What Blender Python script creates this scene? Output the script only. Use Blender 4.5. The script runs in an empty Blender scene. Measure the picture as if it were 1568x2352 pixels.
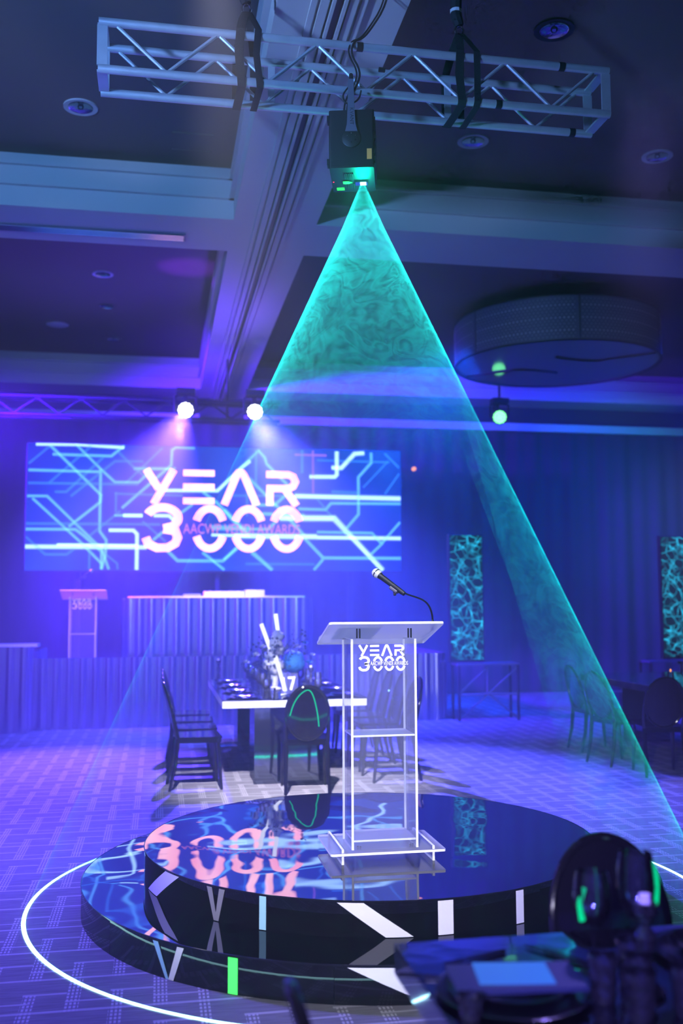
import bpy, bmesh, math, random
from mathutils import Vector, Matrix, noise
PI = math.pi
random.seed(7)
S = bpy.context.scene
COL = S.collection

# ---------------------------------------------------------------- camera
def make_camera():
    cd = bpy.data.cameras.new('camera'); co = bpy.data.objects.new('camera', cd); COL.objects.link(co)
    yaw, pitch, roll = math.radians(10.4), math.radians(5.1), math.radians(0.22)
    fwd = Vector((math.sin(yaw)*math.cos(pitch), math.cos(yaw)*math.cos(pitch), math.sin(pitch)))
    r = Vector((math.cos(yaw), -math.sin(yaw), 0)); u = r.cross(fwd)
    r2 = r*math.cos(roll) - u*math.sin(roll); u2 = u*math.cos(roll) + r*math.sin(roll)
    m = Matrix(((r2.x, u2.x, -fwd.x, 0), (r2.y, u2.y, -fwd.y, 0), (r2.z, u2.z, -fwd.z, 1.65), (0, 0, 0, 1)))
    co.matrix_world = m
    cd.sensor_fit = 'VERTICAL'; cd.sensor_height = 36; cd.sensor_width = 24; cd.lens = 35
    cd.clip_start = 0.05; cd.clip_end = 100
    cd.dof.use_dof = True; cd.dof.focus_distance = 5.35; cd.dof.aperture_fstop = 1.5
    S.camera = co
make_camera()

# ---------------------------------------------------------------- world, exposure, lights
W = bpy.data.worlds.new('world'); S.world = W; W.use_nodes = True
W.node_tree.nodes['Background'].inputs[0].default_value = (0.02, 0.05, 0.3, 1)
W.node_tree.nodes['Background'].inputs[1].default_value = 0.05
# thin theatrical haze through the whole room
wv = W.node_tree.nodes.new('ShaderNodeVolumeScatter'); wv.inputs['Density'].default_value = 0.022; wv.inputs['Anisotropy'].default_value = 0.62
W.node_tree.links.new(wv.outputs[0], W.node_tree.nodes['World Output'].inputs['Volume'])
S.view_settings.view_transform = 'Standard'; S.view_settings.look = 'None'
S.view_settings.exposure = 0.12; S.view_settings.gamma = 1.0; S.view_settings.use_curve_mapping = False
cy = S.cycles
cy.use_denoising = True
try: cy.denoiser = 'OPENIMAGEDENOISE'
except Exception: pass
cy.max_bounces = 8; cy.diffuse_bounces = 2; cy.glossy_bounces = 4; cy.transmission_bounces = 6
cy.transparent_max_bounces = 24; cy.volume_bounces = 0
cy.sample_clamp_indirect = 3.0; cy.sample_clamp_direct = 0
cy.blur_glossy = 0.0; cy.caustics_reflective = False; cy.caustics_refractive = False
cy.use_adaptive_sampling = True; cy.adaptive_threshold = 0.04; cy.adaptive_min_samples = 12; cy.use_light_tree = False; cy.volume_step_rate = 4

def aim(o, tgt):
    d = Vector(tgt) - o.location
    o.rotation_euler = d.to_track_quat('-Z', 'Y').to_euler()
def spot(name, loc, tgt, col, power, deg=60, blend=0.8, rad=0.1):
    l = bpy.data.lights.new(name, 'SPOT'); l.color = col; l.energy = power
    l.spot_size = math.radians(deg); l.spot_blend = blend; l.shadow_soft_size = rad
    o = bpy.data.objects.new(name, l); COL.objects.link(o); o.location = loc; aim(o, tgt); return o
def area(name, loc, tgt, col, power, sx, sy):
    l = bpy.data.lights.new(name, 'AREA'); l.color = col; l.energy = power; l.shape = 'RECTANGLE'; l.size = sx; l.size_y = sy
    o = bpy.data.objects.new(name, l); COL.objects.link(o); o.location = loc; aim(o, tgt); return o

# the two violet moving heads over the stage
spot('stage_spot_light', (0.335, 13.87, 4.31), (-1.1, 9.9, 0.3), (0.085, 0.04, 1.0), 26000, 46, 1.0, 0.08)
spot('stage_spot_light', (1.325, 13.87, 4.31), (2.2, 9.7, 0.3), (0.055, 0.055, 1.0), 25000, 46, 1.0, 0.08)
# further unseen lamps: violet from the left, blue over the stage
spot('violet_wash_light', (-2.9, 12.8, 4.4), (-0.2, 14.6, 3.0), (0.07, 0.003, 1.0), 24000, 92, 1.0, 0.3)
spot('violet_wash_light', (-4.4, 8.4, 4.8), (-1.0, 5.6, 0), (0.13, 0.09, 1.0), 6500, 56, 1.0, 0.3)
spot('blue_wash_light', (4.0, 12.2, 4.9), (1.8, 15.0, 1.4), (0.0, 0.05, 1.0), 10500, 100, 1.0, 0.3)
spot('blue_wash_light', (8.8, 12.2, 4.9), (5.2, 16.2, 0.8), (0.0, 0.03, 1.0), 3200, 120, 1.0, 0.3)
spot('violet_back_light', (8.2, 10.5, 4.9), (3.4, 7.6, 0), (0.34, 0.28, 1.0), 1700, 40, 1.0, 0.15)
spot('desk_fill_light', (0.8, 11.6, 4.9), (0.85, 14.3, 1.7), (0.5, 0.46, 1.0), 2200, 24, 1.0, 0.1)  # unseen spot added to brighten the desk top and its equipment
spot('stage_front_fill', (-3.4, 7.2, 4.9), (0.4, 13.7, 0.8), (0.20, 0.13, 1.0), 8000, 40, 1.0, 0.1)  # unseen spot added to draw highlights on the fluted fronts
spot('green_wash_light', (9.6, 14.0, 3.6), (8.2, 17.0, 3.0), (0.0, 1.0, 0.5), 160, 100, 1.0, 0.3)
# unseen lights on the lectern, platform, first table and foreground glass
spot('front_key_light', (0.5, 2.6, 5.05), (1.17, 5.4, 1.0), (0.80, 0.78, 1.0), 1500, 22, 0.8, 0.06)  # unseen key added to whiten the lectern edges and logo
spot('front_low_fill', (-1.9, -2.2, 2.7), (1.05, 4.8, 0.75), (0.78, 0.76, 0.98), 4200, 22, 1.0, 0.08)  # unseen low fill added to brighten the foil strips and logo
spot('foreground_back_fill', (2.5, 4.6, 4.4), (1.05, 2.2, 0.85), (0.30, 0.22, 1.0), 900, 12, 1.0, 0.14)  # unseen backlight added for glints in the foreground crystal
spot('foreground_glint_fill', (-1.0, -1.2, 2.4), (1.05, 2.2, 0.85), (0.24, 0.18, 1.0), 1600, 20, 1.0, 0.12)  # unseen front fill added for glints in the foreground crystal
spot('table_pin_light', (0.15, 4.3, 5.1), (1.25, 9.1, 0.3), (0.80, 0.76, 1.0), 9000, 25, 1.0, 0.10)
pt = bpy.data.lights.new('laser_glow_fill', 'POINT'); pt.color = (0.0, 0.95, 0.55); pt.energy = 7; pt.shadow_soft_size = 0.02  # point light added below the aperture to tint the truss green
po = bpy.data.objects.new('laser_glow_fill', pt); COL.objects.link(po); po.location = (1.117, 5.377, 3.955)
spot('ceiling_bounce_fill', (-3.4, 1.6, 3.4), (0.8, 8.4, 5.5), (0.16, 0.36, 1.0), 2000, 84, 1.0, 0.2)  # unseen fill added for the light bounced up to the ceiling
cl = bpy.data.lights['ceiling_bounce_fill']; cl.use_nodes = True; ln = cl.node_tree           # ripple noise stands in for light reflected off the wavy platform
tcn = ln.nodes.new('ShaderNodeTexCoord'); gz = ln.nodes.new('ShaderNodeTexNoise'); gz.inputs['Scale'].default_value = 5; gz.inputs['Distortion'].default_value = 1.5; gz.inputs['Detail'].default_value = 1
gr = ln.nodes.new('ShaderNodeValToRGB'); gr.color_ramp.elements[0].position = 0.38; gr.color_ramp.elements[0].color = (0.55, 0.9, 1, 1); gr.color_ramp.elements[1].position = 0.68; gr.color_ramp.elements[1].color = (1.7, 1.5, 1.35, 1)
ln.links.new(tcn.outputs['Normal'], gz.inputs['Vector']); ln.links.new(gz.outputs[0], gr.inputs[0]); ln.links.new(gr.outputs[0], ln.nodes['Emission'].inputs[0])
spot('ceiling_violet_light', (1.2, 12.6, 2.6), (-0.8, 12.0, 5.7), (0.10, 0.03, 1.0), 600, 90, 1.0, 0.2)
spot('ceiling_pin_light', (-1.0, 12.0, 2.6), (0.32, 12.1, 5.75), (0.20, 0.02, 1.0), 900, 15, 0.9, 0.05)

# ---------------------------------------------------------------- materials
def new_mat(name):
    m = bpy.data.materials.new(name); m.use_nodes = True; nt = m.node_tree
    for n in list(nt.nodes): nt.nodes.remove(n)
    out = nt.nodes.new('ShaderNodeOutputMaterial'); return m, nt, out
def N(nt, t, **kw):
    n = nt.nodes.new(t)
    for k, v in kw.items(): setattr(n, k, v)
    return n
def L(nt, a, b): nt.links.new(a, b)
def pbr(name, col, rough=0.5, metal=0.0, ior=1.45, emit=None, estr=0, nscale=0, namp=0.15, bump=0, bscale=40, coat=0, spec=None):
    m, nt, out = new_mat(name)
    p = N(nt, 'ShaderNodeBsdfPrincipled'); L(nt, p.outputs[0], out.inputs[0])
    p.inputs['Base Color'].default_value = (*col, 1); p.inputs['Roughness'].default_value = rough
    p.inputs['Metallic'].default_value = metal; p.inputs['IOR'].default_value = ior
    if spec is not None: p.inputs['Specular IOR Level'].default_value = spec
    if coat: p.inputs['Coat Weight'].default_value = coat; p.inputs['Coat Roughness'].default_value = 0.05
    if emit: p.inputs['Emission Color'].default_value = (*emit, 1); p.inputs['Emission Strength'].default_value = estr
    if nscale:
        tc = N(nt, 'ShaderNodeTexCoord'); nz = N(nt, 'ShaderNodeTexNoise'); nz.inputs['Scale'].default_value = nscale; nz.inputs['Detail'].default_value = 4
        L(nt, tc.outputs['Object'], nz.inputs['Vector'])
        r = N(nt, 'ShaderNodeMapRange'); r.inputs['To Min'].default_value = 1-namp; r.inputs['To Max'].default_value = 1+namp
        L(nt, nz.outputs[0], r.inputs[0])
        mx = N(nt, 'ShaderNodeVectorMath', operation='SCALE'); mx.inputs[0].default_value = col; L(nt, r.outputs[0], mx.inputs['Scale']); L(nt, mx.outputs[0], p.inputs['Base Color'])
    if bump:
        tc = N(nt, 'ShaderNodeTexCoord'); nz = N(nt, 'ShaderNodeTexNoise'); nz.inputs['Scale'].default_value = bscale; nz.inputs['Detail'].default_value = 3
        L(nt, tc.outputs['Object'], nz.inputs['Vector'])
        b = N(nt, 'ShaderNodeBump'); b.inputs['Strength'].default_value = 1; b.inputs['Distance'].default_value = bump; L(nt, nz.outputs[0], b.inputs['Height']); L(nt, b.outputs[0], p.inputs['Normal'])
    return m
def emis(name, col, st):
    m, nt, out = new_mat(name); e = N(nt, 'ShaderNodeEmission'); e.inputs[0].default_value = (*col, 1); e.inputs[1].default_value = st
    L(nt, e.outputs[0], out.inputs[0]); return m
def clear(name, tint=(0.97, 0.98, 1), ior=1.49, diff=0.03, dcol=(0.8, 0.85, 1), rough=0.02, fk=1.0):
    m, nt, out = new_mat(name)
    t = N(nt, 'ShaderNodeBsdfTransparent'); t.inputs[0].default_value = (*tint, 1)
    g = N(nt, 'ShaderNodeBsdfGlossy'); g.inputs['Roughness'].default_value = rough
    d = N(nt, 'ShaderNodeBsdfDiffuse'); d.inputs[0].default_value = (*dcol, 1)
    f = N(nt, 'ShaderNodeFresnel'); f.inputs[0].default_value = ior
    fm = N(nt, 'ShaderNodeMath', operation='MULTIPLY'); fm.inputs[1].default_value = fk; L(nt, f.outputs[0], fm.inputs[0])
    a = N(nt, 'ShaderNodeMixShader'); a.inputs[0].default_value = diff; L(nt, t.outputs[0], a.inputs[1])
    if diff > 0.05:
        tl = N(nt, 'ShaderNodeBsdfTranslucent'); tl.inputs[0].default_value = (*dcol, 1); h = N(nt, 'ShaderNodeMixShader'); h.inputs[0].default_value = 0.65
        L(nt, d.outputs[0], h.inputs[1]); L(nt, tl.outputs[0], h.inputs[2]); L(nt, h.outputs[0], a.inputs[2])
    else: L(nt, d.outputs[0], a.inputs[2])
    b = N(nt, 'ShaderNodeMixShader'); L(nt, fm.outputs[0], b.inputs[0]); L(nt, a.outputs[0], b.inputs[1]); L(nt, g.outputs[0], b.inputs[2])
    L(nt, b.outputs[0], out.inputs[0]); return m

def carpet():
    m, nt, out = new_mat('patterned_carpet')
    p = N(nt, 'ShaderNodeBsdfPrincipled'); L(nt, p.outputs[0], out.inputs[0]); p.inputs['Roughness'].default_value = 0.95
    p.inputs['Specular IOR Level'].default_value = 0.1
    tc = N(nt, 'ShaderNodeTexCoord'); sp = N(nt, 'ShaderNodeSeparateXYZ'); L(nt, tc.outputs['Object'], sp.inputs[0])
    def M(op, a, b=None, c=None):
        n = N(nt, 'ShaderNodeMath', operation=op)
        for i, v in enumerate((a, b, c)):
            if v is None: continue
            if isinstance(v, (int, float)): n.inputs[i].default_value = v
            else: L(nt, v, n.inputs[i])
        return n.outputs[0]
    X, Y = sp.outputs[0], sp.outputs[1]
    cell = 0.36
    v = M('DIVIDE', Y, cell); row = M('FLOOR', v); fv = M('FRACT', v)
    u = M('ADD', M('DIVIDE', X, cell), M('MULTIPLY', row, 0.5)); fu = M('FRACT', u); colm = M('FLOOR', u)
    par = M('FRACT', M('MULTIPLY', M('ADD', colm, row), 0.5))        # 0 or .5
    # woven bands along Y (two per cell, each of fine dashes) with gaps, thin lines along X
    band = M('LESS_THAN', fu, 0.16)
    band2 = M('MULTIPLY', M('LESS_THAN', M('ABSOLUTE', M('SUBTRACT', fu, 0.58)), 0.07), M('LESS_THAN', fv, 0.55))
    stripes = M('GREATER_THAN', M('SINE', M('MULTIPLY', X, 2*PI/0.017)), -0.2)
    dash = M('GREATER_THAN', M('SINE', M('MULTIPLY', Y, 2*PI/0.036)), -0.5)
    bands = M('MULTIPLY', M('MULTIPLY', M('MAXIMUM', band, band2), stripes), dash)
    l1 = M('LESS_THAN', fv, 0.055)
    l2 = M('MULTIPLY', M('LESS_THAN', M('ABSOLUTE', M('SUBTRACT', fv, 0.55)), 0.028), M('GREATER_THAN', fu, 0.5))
    l3 = M('MULTIPLY', M('LESS_THAN', M('ABSOLUTE', M('SUBTRACT', fv, 0.30)), 0.02), M('LESS_THAN', fu, 0.58))
    lines = M('MAXIMUM', M('MAXIMUM', l1, l2), l3)
    pat = M('MAXIMUM', bands, M('MULTIPLY', lines, 0.75))
    mp = N(nt, 'ShaderNodeMapping'); mp.inputs['Scale'].default_value = (6, 70, 1); L(nt, tc.outputs['Object'], mp.inputs[0])
    nz = N(nt, 'ShaderNodeTexNoise'); nz.inputs['Scale'].default_value = 1.0; nz.inputs['Detail'].default_value = 4; L(nt, mp.outputs[0], nz.inputs['Vector'])
    nz2 = N(nt, 'ShaderNodeTexNoise'); nz2.inputs['Scale'].default_value = 900; L(nt, tc.outputs['Object'], nz2.inputs['Vector'])
    base = M('ADD', 0.09, M('MULTIPLY', nz.outputs[0], 0.26))
    val = M('ADD', base, M('MULTIPLY', pat, 0.34))
    val = M('MULTIPLY', val, M('ADD', 0.75, M('MULTIPLY', nz2.outputs[0], 0.5)))
    cb = N(nt, 'ShaderNodeCombineXYZ'); L(nt, val, cb.inputs[0]); L(nt, M('MULTIPLY', val, 0.96), cb.inputs[1]); L(nt, M('MULTIPLY', val, 0.95), cb.inputs[2])
    L(nt, cb.outputs[0], p.inputs['Base Color'])
    b = N(nt, 'ShaderNodeBump'); b.inputs['Distance'].default_value = 0.004; b.inputs['Strength'].default_value = 0.6
    L(nt, M('ADD', nz2.outputs[0], pat), b.inputs['Height']); L(nt, b.outputs[0], p.inputs['Normal'])
    return m
def black_mirror(name, wav, dist, ior=1.6, sc=2.6, mir=0):
    m, nt, out = new_mat(name)
    p = N(nt, 'ShaderNodeBsdfPrincipled'); L(nt, p.outputs[0], out.inputs[0])
    p.inputs['Base Color'].default_value = (0.003, 0.003, 0.004, 1); p.inputs['Roughness'].default_value = 0.0; p.inputs['IOR'].default_value = ior
    if mir: p.inputs['Metallic'].default_value = 1; p.inputs['Base Color'].default_value = (mir*0.95, mir*0.95, mir, 1)
    if wav:
        tc = N(nt, 'ShaderNodeTexCoord'); nz = N(nt, 'ShaderNodeTexNoise'); nz.inputs['Scale'].default_value = sc; nz.inputs['Detail'].default_value = 0.6; nz.inputs['Roughness'].default_value = 0.3
        L(nt, tc.outputs['Object'], nz.inputs['Vector'])
        b = N(nt, 'ShaderNodeBump'); b.inputs['Strength'].default_value = wav; b.inputs['Distance'].default_value = dist
        L(nt, nz.outputs[0], b.inputs['Height']); L(nt, b.outputs[0], p.inputs['Normal'])
    return m
def art_mat():          # additive glow lines of the LED picture: colour from the mesh attribute
    m, nt, out = new_mat('screen_light_lines')
    at = N(nt, 'ShaderNodeAttribute'); at.attribute_name = 'glow'; e = N(nt, 'ShaderNodeEmission'); L(nt, at.outputs['Color'], e.inputs[0]); e.inputs[1].default_value = 1.0
    t = N(nt, 'ShaderNodeBsdfTransparent'); a = N(nt, 'ShaderNodeAddShader'); L(nt, e.outputs[0], a.inputs[0]); L(nt, t.outputs[0], a.inputs[1]); L(nt, a.outputs[0], out.inputs[0])
    return m
def screen_mat(name, c1, c2, st, scale=0.6):
    m, nt, out = new_mat(name); e = N(nt, 'ShaderNodeEmission'); L(nt, e.outputs[0], out.inputs[0]); e.inputs[1].default_value = st
    tc = N(nt, 'ShaderNodeTexCoord'); nz = N(nt, 'ShaderNodeTexNoise'); nz.inputs['Scale'].default_value = scale; L(nt, tc.outputs['Object'], nz.inputs['Vector'])
    r = N(nt, 'ShaderNodeValToRGB'); r.color_ramp.elements[0].position = 0.35; r.color_ramp.elements[1].position = 0.65
    r.color_ramp.elements[0].color = (*c1, 1); r.color_ramp.elements[1].color = (*c2, 1); L(nt, nz.outputs[0], r.inputs[0]); L(nt, r.outputs[0], e.inputs[0]); return m
def crack_mat(name):    # moving cyan vein picture of the side LED panels
    m, nt, out = new_mat(name); e = N(nt, 'ShaderNodeEmission'); L(nt, e.outputs[0], out.inputs[0])
    tc = N(nt, 'ShaderNodeTexCoord')
    wn = N(nt, 'ShaderNodeTexNoise'); wn.inputs['Scale'].default_value = 3; L(nt, tc.outputs['Object'], wn.inputs['Vector'])
    ad = N(nt, 'ShaderNodeVectorMath', operation='MULTIPLY_ADD'); ad.inputs[1].default_value = (0.25,)*3; L(nt, wn.outputs['Color'], ad.inputs[0]); L(nt, tc.outputs['Object'], ad.inputs[2])
    acc = None
    for sc, w in ((4.5, 0.035), (9.0, 0.03)):
        v = N(nt, 'ShaderNodeTexVoronoi', feature='DISTANCE_TO_EDGE'); v.inputs['Scale'].default_value = sc; L(nt, ad.outputs[0], v.inputs['Vector'])
        mr = N(nt, 'ShaderNodeMapRange', interpolation_type='SMOOTHSTEP'); mr.inputs['From Min'].default_value = 0; mr.inputs['From Max'].default_value = w*2.2; mr.inputs['To Min'].default_value = 1; mr.inputs['To Max'].default_value = 0
        L(nt, v.outputs['Distance'], mr.inputs[0])
        if acc is None: acc = mr.outputs[0]
        else:
            a = N(nt, 'ShaderNodeMath', operation='ADD'); L(nt, acc, a.inputs[0]); L(nt, mr.outputs[0], a.inputs[1]); acc = a.outputs[0]
    n2 = N(nt, 'ShaderNodeTexNoise'); n2.inputs['Scale'].default_value = 5; L(nt, tc.outputs['Object'], n2.inputs['Vector'])
    mu = N(nt, 'ShaderNodeMath', operation='MULTIPLY'); L(nt, acc, mu.inputs[0])
    pw = N(nt, 'ShaderNodeMath', operation='POWER'); L(nt, n2.outputs[0], pw.inputs[0]); pw.inputs[1].default_value = 3.0; L(nt, pw.outputs[0], mu.inputs[1])
    mr = N(nt, 'ShaderNodeMath', operation='MULTIPLY_ADD'); L(nt, mu.outputs[0], mr.inputs[0]); mr.inputs[1].default_value = 4.5; mr.inputs[2].default_value = 0.035
    L(nt, mr.outputs[0], e.inputs[1]); e.inputs[0].default_value = (0.02, 0.55, 0.85, 1); return m

M = dict(
    carpet=carpet(),
    wall=pbr('dark_drape', (0.045, 0.045, 0.055), 0.8, nscale=1.5),
    coffer=pbr('taupe_ceiling_paint', (0.16, 0.135, 0.105), 0.75, nscale=0.6, namp=0.1),
    cream=pbr('cream_ceiling_paint', (0.62, 0.60, 0.56), 0.45, nscale=0.8, namp=0.06),
    dark=pbr('matt_black', (0.012, 0.012, 0.014), 0.5),
    black=pbr('black_powder_coat', (0.006, 0.007, 0.012), 0.5),
    webbing=pbr('black_webbing', (0.012, 0.012, 0.016), 0.8, bump=0.002, bscale=200),
    gloss=pbr('glossy_black_plastic', (0.006, 0.006, 0.010), 0.07, ior=1.6),
    alu=pbr('aluminium_tube', (0.78, 0.79, 0.82), 0.36, 0.65, nscale=9, namp=0.18),
    chrome=pbr('chrome', (0.75, 0.75, 0.78), 0.12, 1.0),
    tier_top=black_mirror('black_mirror_acrylic', 1.0, 0.0042, mir=0.30),
    tier_low=black_mirror('wavy_black_mirror_acrylic', 1.0, 0.010, sc=2.0, mir=0.33),
    tier_side=black_mirror('black_acrylic_side', 0.6, 0.01, 1.55, 1.5),
    brushed=pbr('brushed_silver', (0.75, 0.77, 0.85), 0.4, 0.4),
    mirror=pbr('mirror_panel', (0.72, 0.76, 0.86), 0.06, 1.0),
    tabletop=pbr('mirrored_tabletop', (0.42, 0.45, 0.55), 0.05, 1.0, bump=0.002, bscale=3),
    acryl=clear('clear_acrylic', (0.96, 0.97, 0.995), 1.49, 0.05, (0.75, 0.80, 1), fk=0.3),
    acryl_edge=pbr('polished_acrylic_edge', (0.85, 0.88, 1.0), 0.25, emit=None, ior=1.49),
    acryl_top=clear('clear_acrylic_top', (0.94, 0.95, 0.99), 1.49, 0.42, (0.85, 0.87, 1), fk=0.3),
    glass=clear('clear_glass', (0.86, 0.89, 1.0), 1.7, 0.008, rough=0.04),
    table_glass=clear('sparkling_table_glass', (0.86, 0.88, 1.0), 2.4, 0.12, (0.9, 0.9, 1), rough=0.1),
    crystal=clear('cut_crystal', (0.78, 0.80, 1.0), 3.4, 0.03, rough=0.08),
    white=pbr('white_vinyl', (0.92, 0.92, 0.95), 0.4),
    foil=pbr('pearly_foil', (0.88, 0.88, 0.97), 0.35, 0.1, nscale=3, namp=0.12),
    foil_blue=pbr('pale_blue_foil', (0.40, 0.75, 0.92), 0.35, 0.1),
    foil_grey=pbr('grey_foil', (0.42, 0.42, 0.42), 0.35, 0.4),
    foil_green=pbr('green_lit_foil', (0.05, 0.85, 0.12), 0.3, emit=(0.08, 1.0, 0.12), estr=0.9),  # laser light on this foil put in as green emission
    fluted=pbr('fluted_silver_panel', (0.78, 0.8, 0.9), 0.22, 1.0),
    paper=clear('white_paper', (0.9, 0.95, 1.0), 1.3, 0.75, (0.9, 0.95, 0.97), rough=0.3, fk=0.3),
    orange=pbr('orange_warning_sticker', (0.85, 0.42, 0.08), 0.5),
    yellow=pbr('yellow_sticker', (0.55, 0.75, 0.10), 0.5),
    grey=pbr('grey_bracket', (0.16, 0.15, 0.19), 0.45, 0.3),
    reflector=pbr('downlight_reflector', (0.6, 0.6, 0.65), 0.12, 1.0, bump=0.01, bscale=12),
    ringwhite=pbr('white_trim_ring', (0.6, 0.6, 0.62), 0.4),
    shade=pbr('perforated_drum_shade', (0.11, 0.12, 0.15), 0.5, 0.1),
    diffuser=pbr('acrylic_diffuser', (0.30, 0.31, 0.36), 0.07, ior=1.6, spec=0.7),
    petal=pbr('white_petals', (0.80, 0.80, 0.92), 0.7, bump=0.01, bscale=40),
    bluepetal=pbr('blue_petals', (0.05, 0.30, 0.75), 0.7, bump=0.02, bscale=45),
    leaf=pbr('dark_foliage', (0.05, 0.07, 0.12), 0.6),
    plate=pbr('glossy_black_plate', (0.006, 0.006, 0.009), 0.15, ior=1.6),
    silverplate=pbr('polished_silver_plate', (0.55, 0.5, 0.62), 0.16, 1.0),
    napkin=pbr('blue_black_napkin', (0.02, 0.03, 0.09), 0.7),
    bluecloth=pbr('blue_cloth', (0.02, 0.10, 0.65), 0.7),
    card=pbr('glossy_teal_card', (0.10, 0.42, 0.52), 0.12, ior=1.7),  # teal of the reflected light put into the base colour
    tube_glow=emis('frosted_light_tube', (0.82, 0.86, 1.0), 1.5),
    led_white=emis('white_violet_lamp_lens', (0.86, 0.86, 1.0), 9.0),
    led_green=emis('green_lamp_lens', (0.18, 1.0, 0.35), 3.2),
    laser_hot=emis('laser_aperture_light', (0.45, 1.0, 0.95), 12.0),
    laser_green=emis('laser_reflection_glow', (0.0, 0.85, 0.36), 0.9),  # emission standing in for laser reflected in chair back and glasses
    red_led=emis('red_indicator', (1, 0.02, 0.15), 2.0),
    amber=emis('amber_lamp', (1.0, 0.35, 0.12), 1.6),
    logo_pink=screen_mat('pink_screen_letters', (1.6, 0.58, 0.70), (1.8, 1.0, 1.0), 1.4, 1.6),
    logo_thin=emis('pink_screen_small_letters', (1.0, 0.30, 0.62), 0.9),
    screen=screen_mat('led_screen_picture', (0.0, 0.035, 0.50), (0.01, 0.11, 0.95), 0.85),
    lines=art_mat(), crack=crack_mat('cyan_vein_picture'),
)

# ---------------------------------------------------------------- mesh helpers
class MB:
    def __init__(s): s.v = []; s.f = []; s.mi = []
    def add(s, vs, fs, mi=0, T=None):
        o = len(s.v)
        s.v += [tuple(T @ Vector(v)) if T else tuple(v) for v in vs]
        s.f += [tuple(i+o for i in f) for f in fs]; s.mi += [mi]*len(fs); return s
    def box(s, x0, x1, y0, y1, z0, z1, mi=0, T=None):
        vs = [(x, y, z) for z in (z0, z1) for y in (y0, y1) for x in (x0, x1)]
        return s.add(vs, [(0, 2, 3, 1), (4, 5, 7, 6), (0, 1, 5, 4), (2, 6, 7, 3), (0, 4, 6, 2), (1, 3, 7, 5)], mi, T)
    def tube(s, pts, r, seg=8, mi=0, cap=True, flat=1.0):
        pts = [Vector(p) for p in pts]; n = len(pts)
        rs = r if isinstance(r, (list, tuple)) else [r]*n
        up = None; vs = []; fs = []
        for i, p in enumerate(pts):
            t = (pts[min(i+1, n-1)] - pts[max(i-1, 0)]).normalized()
            if up is None:
                up = Vector((0, 0, 1)) if abs(t.z) < 0.9 else Vector((1, 0, 0))
            a = t.cross(up).normalized(); up = a.cross(t).normalized(); b = up
            for k in range(seg):
                w = 2*PI*(k+0.5)/seg; vs.append(p + a*math.cos(w)*rs[i] + b*math.sin(w)*rs[i]*flat)
        for i in range(n-1):
            for k in range(seg):
                fs.append((i*seg+k, i*seg+(k+1) % seg, (i+1)*seg+(k+1) % seg, (i+1)*seg+k))
        if cap: fs.append(tuple(range(seg-1, -1, -1))); fs.append(tuple((n-1)*seg+k for k in range(seg)))
        return s.add(vs, fs, mi)
    def lathe(s, prof, seg=20, c=(0, 0, 0), mi=0, T=None, ph=0, cap=True):
        vs = []; fs = []; n = len(prof)
        for r, z in prof:
            for k in range(seg):
                w = 2*PI*k/seg+ph; vs.append((c[0]+r*math.cos(w), c[1]+r*math.sin(w), c[2]+z))
        for i in range(n-1):
            for k in range(seg): fs.append((i*seg+k, i*seg+(k+1) % seg, (i+1)*seg+(k+1) % seg, (i+1)*seg+k))
        if cap and prof[0][0] > 1e-5: fs.append(tuple(range(seg-1, -1, -1)))
        if cap and prof[-1][0] > 1e-5: fs.append(tuple((n-1)*seg+k for k in range(seg)))
        return s.add(vs, fs, mi, T)
    def prism(s, poly, z0, z1, mi=0, T=None, side=None):
        n = len(poly); vs = [(x, y, z0) for x, y in poly]+[(x, y, z1) for x, y in poly]
        s.add(vs, [tuple(range(n-1, -1, -1)), tuple(range(n, 2*n))], mi, T)
        return s.add(vs, [(k, (k+1) % n, n+(k+1) % n, n+k) for k in range(n)], mi if side is None else side, T)
    def build(s, name, mats, parent=None, loc=None, smooth=True, ang=32):
        me = bpy.data.meshes.new(name); me.from_pydata(s.v, [], s.f)
        mats = mats if isinstance(mats, (list, tuple)) else [mats]
        for m in mats: me.materials.append(m if not isinstance(m, str) else M[m])
        if any(s.mi): me.polygons.foreach_set('material_index', s.mi)
        bm = bmesh.new(); bm.from_mesh(me); bmesh.ops.recalc_face_normals(bm, faces=bm.faces); bm.to_mesh(me); bm.free()
        if smooth:
            me.polygons.foreach_set('use_smooth', [True]*len(me.polygons))
            try: me.set_sharp_from_angle(angle=math.radians(ang))
            except Exception: pass
        me.update()
        o = bpy.data.objects.new(name, me); COL.objects.link(o)
        if parent: o.parent = parent
        if loc: o.location = loc
        return o
def tag(o, label, cat, group=None):
    o['label'] = label; o['category'] = cat
    if group: o['group'] = group
    return o
def thing(name, label, cat, loc=(0, 0, 0), rz=0, group=None):
    o = bpy.data.objects.new(name, None); COL.objects.link(o); o.location = loc; o.rotation_euler = (0, 0, rz); o.empty_display_size = 0.1
    return tag(o, label, cat, group)
def struct(o): o['kind'] = 'structure'; return o
def dup(root, loc, rz=0, label=None, group=None, sc=None):
    r = root.copy(); COL.objects.link(r); r.location = loc; r.rotation_euler = (0, 0, rz)
    if sc: r.scale = sc
    if label: r['label'] = label
    if group: r['group'] = group
    for ch in list(root.children):
        c = ch.copy(); COL.objects.link(c); c.parent = r
        for g in list(ch.children):
            d = g.copy(); COL.objects.link(d); d.parent = c
    return r
def rrect(w, h, r, n=4, cx=0, cy=0):
    out = []
    for sx, sy, a0 in ((1, 1, 0), (-1, 1, 90), (-1, -1, 180), (1, -1, 270)):
        for k in range(n+1):
            a = math.radians(a0+90*k/n); out.append((cx+sx*(w/2-r)+r*math.cos(a), cy+sy*(h/2-r)+r*math.sin(a)))
    return out
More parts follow.
